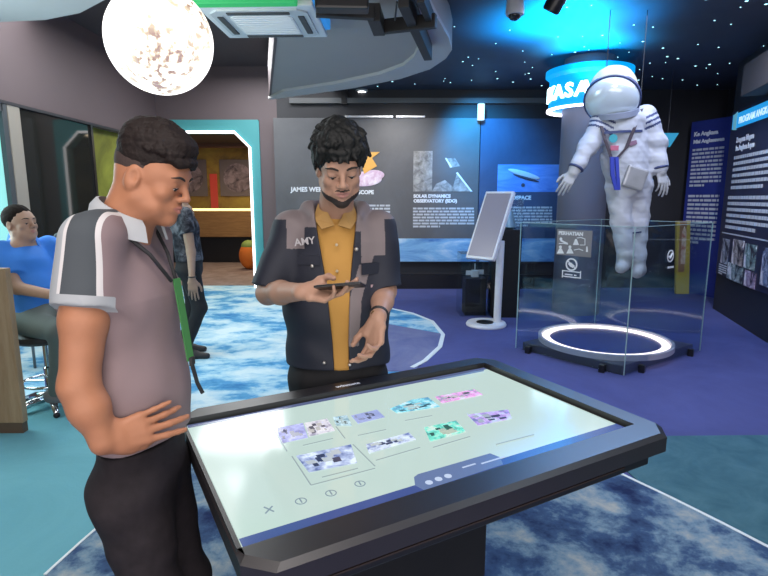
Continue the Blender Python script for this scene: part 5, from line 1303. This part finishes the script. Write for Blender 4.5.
# ================================================================== hanging space suit
def suit():
    Y = 5.2
    pt = lambda x, y, dy=0.: V3(*on_y(x, y, Y+dy))
    t = thing('space_suit', 'white space suit hanging above the glass case with visor tilted down', 'space suit', tuple(pt(630, 272)))
    M_w = mat('suit_white', (.46, .48, .52), .55, var=.10, scale=7, bump=.3); M_st = mat('suit_navy', (.035, .05, .13), .5); M_g = mat('suit_glove', (.42, .43, .44), .55); M_hood = mat('suit_hood', (.50, .50, .36), .6, var=.15, scale=9)
    S = Solid()
    S.econe(pt(629, 186), pt(626, 160), (.21, .15), (.195, .145), (1, 0, .0), .06); S.econe(pt(626, 160), pt(624, 126), (.195, .145), (.23, .15), (1, 0, 0), .06); S.cone(pt(624, 124), pt(617, 108), .17, .13, .06)
    ls, rs_ = pt(603, 121), pt(645, 116)
    ra = [ls, pt(588, 147, -.05), pt(576, 168, -.12)]; la = [rs_, pt(656, 142, -.02), pt(660, 168, -.06)]
    S.chain(ra, [.108, .088, .062], .05); S.chain(la, [.108, .088, .062], .05)
    S.chain([pt(620, 190), pt(621, 222, -.02), pt(625, 252, -.03)], [.125, .098, .075], .04); S.chain([pt(638, 188), pt(637, 224, .02), pt(637, 258)], [.125, .100, .078], .04)
    S.ell(pt(636, 178, -.12), (.085, .05, .10), None, .05)
    S.field(wrinkles(.009, 26, 81, (1, 1, 1.2))); S.field(wrinkles(.0045, 64, 82, (.6, .6, 1.4)))
    segs = [(ra[0], ra[1]), (la[0], la[1])]
    def fn(Q):
        o = np.zeros(len(Q), int)
        for a, b in segs:
            d = b-a; L = np.linalg.norm(d); d = d/L; s_ = (Q-a) @ d; rad = np.linalg.norm(Q-a-np.outer(s_, d), axis=1)
            for k in (.02, .065, .11): o[(np.abs(s_-k) < .010) & (rad < .15) & (np.abs(Q[:, 0]-pt(624, 120)[0]) > .12)] = 1
        return o
    obj('torso', S.mesh(.009), [M_w, M_st], t, smooth=True, matfn=fn, label='white fabric suit with navy arm stripes')
    for w, fd, sd in ((ra[2], pt(568, 182, -.14)-ra[2], -1), (la[2], pt(662, 178, -.08)-la[2], 1)):
        S = Solid(); S.cone(w, w+fd*.35, .060, .050, .02); hand(S, w+fd*.3, fd, (.2*sd, -1, .2), 1 if sd < 0 else -1, (14, 18, 20, 24), 4., sc=1.32)
        gl_ = obj('glove', S.mesh(.006), M_g, t, smooth=True)
        d = fd/np.linalg.norm(fd); x = np.cross(d, V3(0, 1, 0)); x /= np.linalg.norm(x); y = np.cross(d, x)
        obj('cuff', tube([w+x*.062*math.cos(a)+y*.062*math.sin(a) for a in np.linspace(0, 6.28, 24, endpoint=False)], .013, 8, True), M_st, gl_, smooth=True)
    for a, tx_, ty in ((pt(625, 254, -.03), 621, 268), (pt(637, 260), 637, 273)):
        S = Solid(); b = pt(tx_, ty, -.14); h_ = pt(tx_+2, ty-3, .0); S.cone(a, h_, .078, .062, .03); S.cone(h_, b, .060, .052, .03)
        obj('boot', S.mesh(.007), M_g, t, smooth=True)
    # helmet
    hcn = pt(612, 99, -.05); hr = .235
    hd = V3(-.34, -.68, -.64); hd /= np.linalg.norm(hd)                       # where the visor looks
    xx = np.cross(hd, V3(0, 0, 1)); xx /= np.linalg.norm(xx); up = np.cross(xx, hd)
    HM = Matrix([[xx[i], hd[i], up[i]] for i in range(3)]).to_4x4(); HM.translation = Vector(hcn)
    S = Solid(); Rm = np.stack([xx, hd, up], 1)
    S.ell(hcn+(-hd*.06+up*.045), (hr*.92, hr*.95, hr*.95), Rm, .02); S.ops.append(('^', lambda x, y, z: (x-hcn[0])*hd[0]+(y-hcn[1])*hd[1]+(z-hcn[2])*hd[2]-.02, None, None, .01))
    S.field(wrinkles(.004, 40, 83))
    obj('helmet_hood', S.mesh(.007), M_hood, t, smooth=True, label='pale yellow helmet hood')
    vis = [(0, .185)] + [(hr*math.sin(R(a)), .04+.145*math.cos(R(a))) for a in range(6, 91, 6)]
    Mv = HM @ Matrix.Rotation(R(-90), 4, 'X')
    obj('visor', lathe(vis[::-1], M=Mv @ Matrix.Translation((0, 0, -.02)), n=48), mat('visor_glass', (.60, .68, .72), .18, .2, var=.04, scale=3, coat=.4), t, smooth=True)
    obj('visor_rim', lathe([(hr-.012, 0), (hr+.014, 0), (hr+.014, .035), (hr-.012, .035), (hr-.012, 0)], M=Mv @ Matrix.Translation((0, 0, -.005)), n=48), M_st, t, smooth='auto')
    obj('neck_ring', lathe([(.15, 0), (.19, .0), (.19, .05), (.15, .05), (.15, 0)], M=Matrix.Translation(Vector(pt(617, 116, -.03))) @ Matrix.Rotation(R(14), 4, 'X') @ Matrix.Rotation(R(-10), 4, 'Y'), n=40), mat('neck_grey', (.25, .28, .36), .4), t, smooth='auto')
    # harness, straps, badges, lifeline, hanging wires
    M_h = mat('harness_dark', (.055, .04, .05), .6)
    fy = -.17
    obj('harness_strap', ribbon([pt(641, 109, -.10), pt(634, 128, -.165), pt(626, 148, -.165), pt(617, 158, -.165)], (1, 0, .3), .035, .012, (0, -1, 0)), M_h, t)
    obj('harness_strap', ribbon([pt(601, 126, -.12), pt(605, 140, -.165), pt(611, 158, -.165)], (1, 0, -.2), .030, .012, (0, -1, 0)), M_h, t)
    obj('chest_band', ribbon([pt(604, 133, -.160), pt(622, 131.5, -.178), pt(642, 131, -.14)], (0, 0, 1), .022, .010, (0, -1, 0)), M_st, t)
    obj('chest_badge', lathe([(.038, 0), (.038, .008), (0, .008)], M=frame_m(pt(613, 138.5, -.176), (1, 0, 0), (0, 0, 1)), n=24), mat('teal_badge', (.04, .30, .34), .5), t, label='round teal badge')
    obj('chest_badge', xf(box((0, 0, 0), (.075, .045, .01), bev=.003), frame_m(pt(614.5, 148, -.178), (1, 0, 0), (0, 0, 1))), mat('red_badge', (.45, .12, .18), .5), t, label='small red badge')
    obj('arm_badge', xf(box((0, 0, 0), (.07, .04, .01), bev=.003), frame_m(pt(633, 143, -.165), (1, 0, .25), (0, 0, 1))), mat('mauve_label', (.22, .12, .18), .5), t)
    obj('lifeline', join(ribbon([pt(611.5, 157, -.18), pt(612, 175, -.185), pt(616, 190, -.19)], (1, 0, 0), .036, .02, (0, -1, 0)), ribbon([pt(616, 157, -.19), pt(617, 175, -.195), pt(618, 190, -.19)], (1, 0, 0), .03, .02, (0, -1, 0))), mat('royal_blue_strap', (.03, .05, .36), .5), t)
    obj('hip_pack', xf(box((0, 0, 0), (.20, .05, .20), bev=.02), frame_m(pt(635, 178, -.17), (1, 0, -.3), (0, 1, 0))), mat('silver_pack', (.42, .42, .42), .35, .4, var=.25, scale=12, bump=.3), t)
    obj('leg_strap', ribbon([pt(632.5, 233, -.085), pt(641, 232, -.085)], (0, 0, 1), .014, .008, (0, -1, 0)), M_st, t)
    for x in (604, 640):
        p = pt(x, 108, .05); obj('hanging_wire', tube([p, (p[0], p[1], ZC)], .004, 6), M_black, t)
suit()

# ------------------------------------------------------------------ lights, world, camera
def area(name, loc, size, power, col, rot=(0, 0, 0), sy=None):
    l = bpy.data.lights.new(name, 'AREA'); l.energy = power; l.color = col; l.size = size
    if sy: l.shape = 'RECTANGLE'; l.size_y = sy
    o = bpy.data.objects.new(name, l); COL.objects.link(o); o.location = loc; o.rotation_euler = rot; return o
def spot(name, loc, target, power, col, ang=60, blend=.6, rad=.1):
    l = bpy.data.lights.new(name, 'SPOT'); l.energy = power; l.color = col; l.spot_size = R(ang); l.spot_blend = blend; l.shadow_soft_size = rad
    o = bpy.data.objects.new(name, l); COL.objects.link(o); o.location = loc
    o.rotation_euler = (Vector(target)-Vector(loc)).to_track_quat('-Z', 'Y').to_euler(); return o
area('ceiling_fill_light', (-.1, -.2, 3.1), 2.0, 72, (1, .93, .90))  # key light added under the ceiling, no fixture there
area('front_fill_light', (0, -1.4, 1.9), 5.0, 120, (1, .95, .92), (R(108), 0, 0), 2.4)  # unseen fill added behind the camera, tilted up to brighten the soffit
area('ceiling_fill_light', (-2.6, 4.6, 3.4), 2.4, 125, (.93, .98, 1))  # added ceiling fill over the left side, without a fixture
area('ceiling_fill_light', (-1.6, 7.4, 3.4), 1.8, 105, (.95, .98, 1))  # added ceiling fill before the doorway, without a fixture
area('window_light', (-3.5, 3.6, 1.9), 1.4, 40, (.75, .95, 1), (0, R(-90), 0))
area('gallery_fill_light', (2.6, 4.2, 3.15), 2.2, 90, (.62, .70, 1))  # unseen fill lights added under the gallery ceiling
area('gallery_fill_light', (3.0, 1.2, 3.15), 1.6, 30, (.70, .85, 1))
spot('suit_spot', (1.3, 2.7, 3.05), (2.35, 5.2, 1.9), 85, (.90, .95, 1), 40)
spot('blue_glow_spot', (1.75, 5.6, 2.55), (1.75, 5.6, 3.2), 1000, (.0, .46, 1), 125, 1.)  # unseen spots added to make the blue glow on the ceiling
spot('blue_glow_spot', (2.3, 6.35, 2.75), (2.3, 6.35, 3.2), 420, (.0, .55, 1), 130, 1.)
spot('blue_wall_wash', (1.25, 7.7, 3.1), (1.6, 8.8, 2.2), 380, (.03, .42, 1), 80, .9)
spot('blue_table_fill', (1.9, 3.4, 3.1), (.5, 1.6, .85), 160, (.03, .42, 1), 30, .9)  # added spot, stands in for the sign's blue glow on the table
area('counter_room_light', (-2.6, 11.0, 2.65), 1.8, 50, (1, .80, .55))
spot('panel_spot', (3.2, 4.6, 3.1), (4.5, 6.6, 1.6), 220, (.85, .88, 1), 70, .8)
spot('panel_spot', (.2, 6.9, 3.0), (.3, 8.8, 1.5), 160, (1, .97, .95), 80, .8)
w = bpy.data.worlds.new('hall'); SC.world = w; w.use_nodes = True
w.node_tree.nodes['Background'].inputs[0].default_value = (.5, .5, .58, 1); w.node_tree.nodes['Background'].inputs[1].default_value = .3
cam = bpy.data.cameras.new('camera'); co = bpy.data.objects.new('camera', cam); COL.objects.link(co)
cam.sensor_width = 36; cam.lens = F_PX/768*36; cam.clip_start = .02
co.location = (0, 0, CAM_H); co.rotation_euler = (R(90)-PITCH, 0, 0); SC.camera = co
SC.view_settings.view_transform = 'Standard'; SC.view_settings.look = 'None'; SC.view_settings.gamma = 1; SC.view_settings.use_curve_mapping = False
SC.view_settings.exposure = 0.
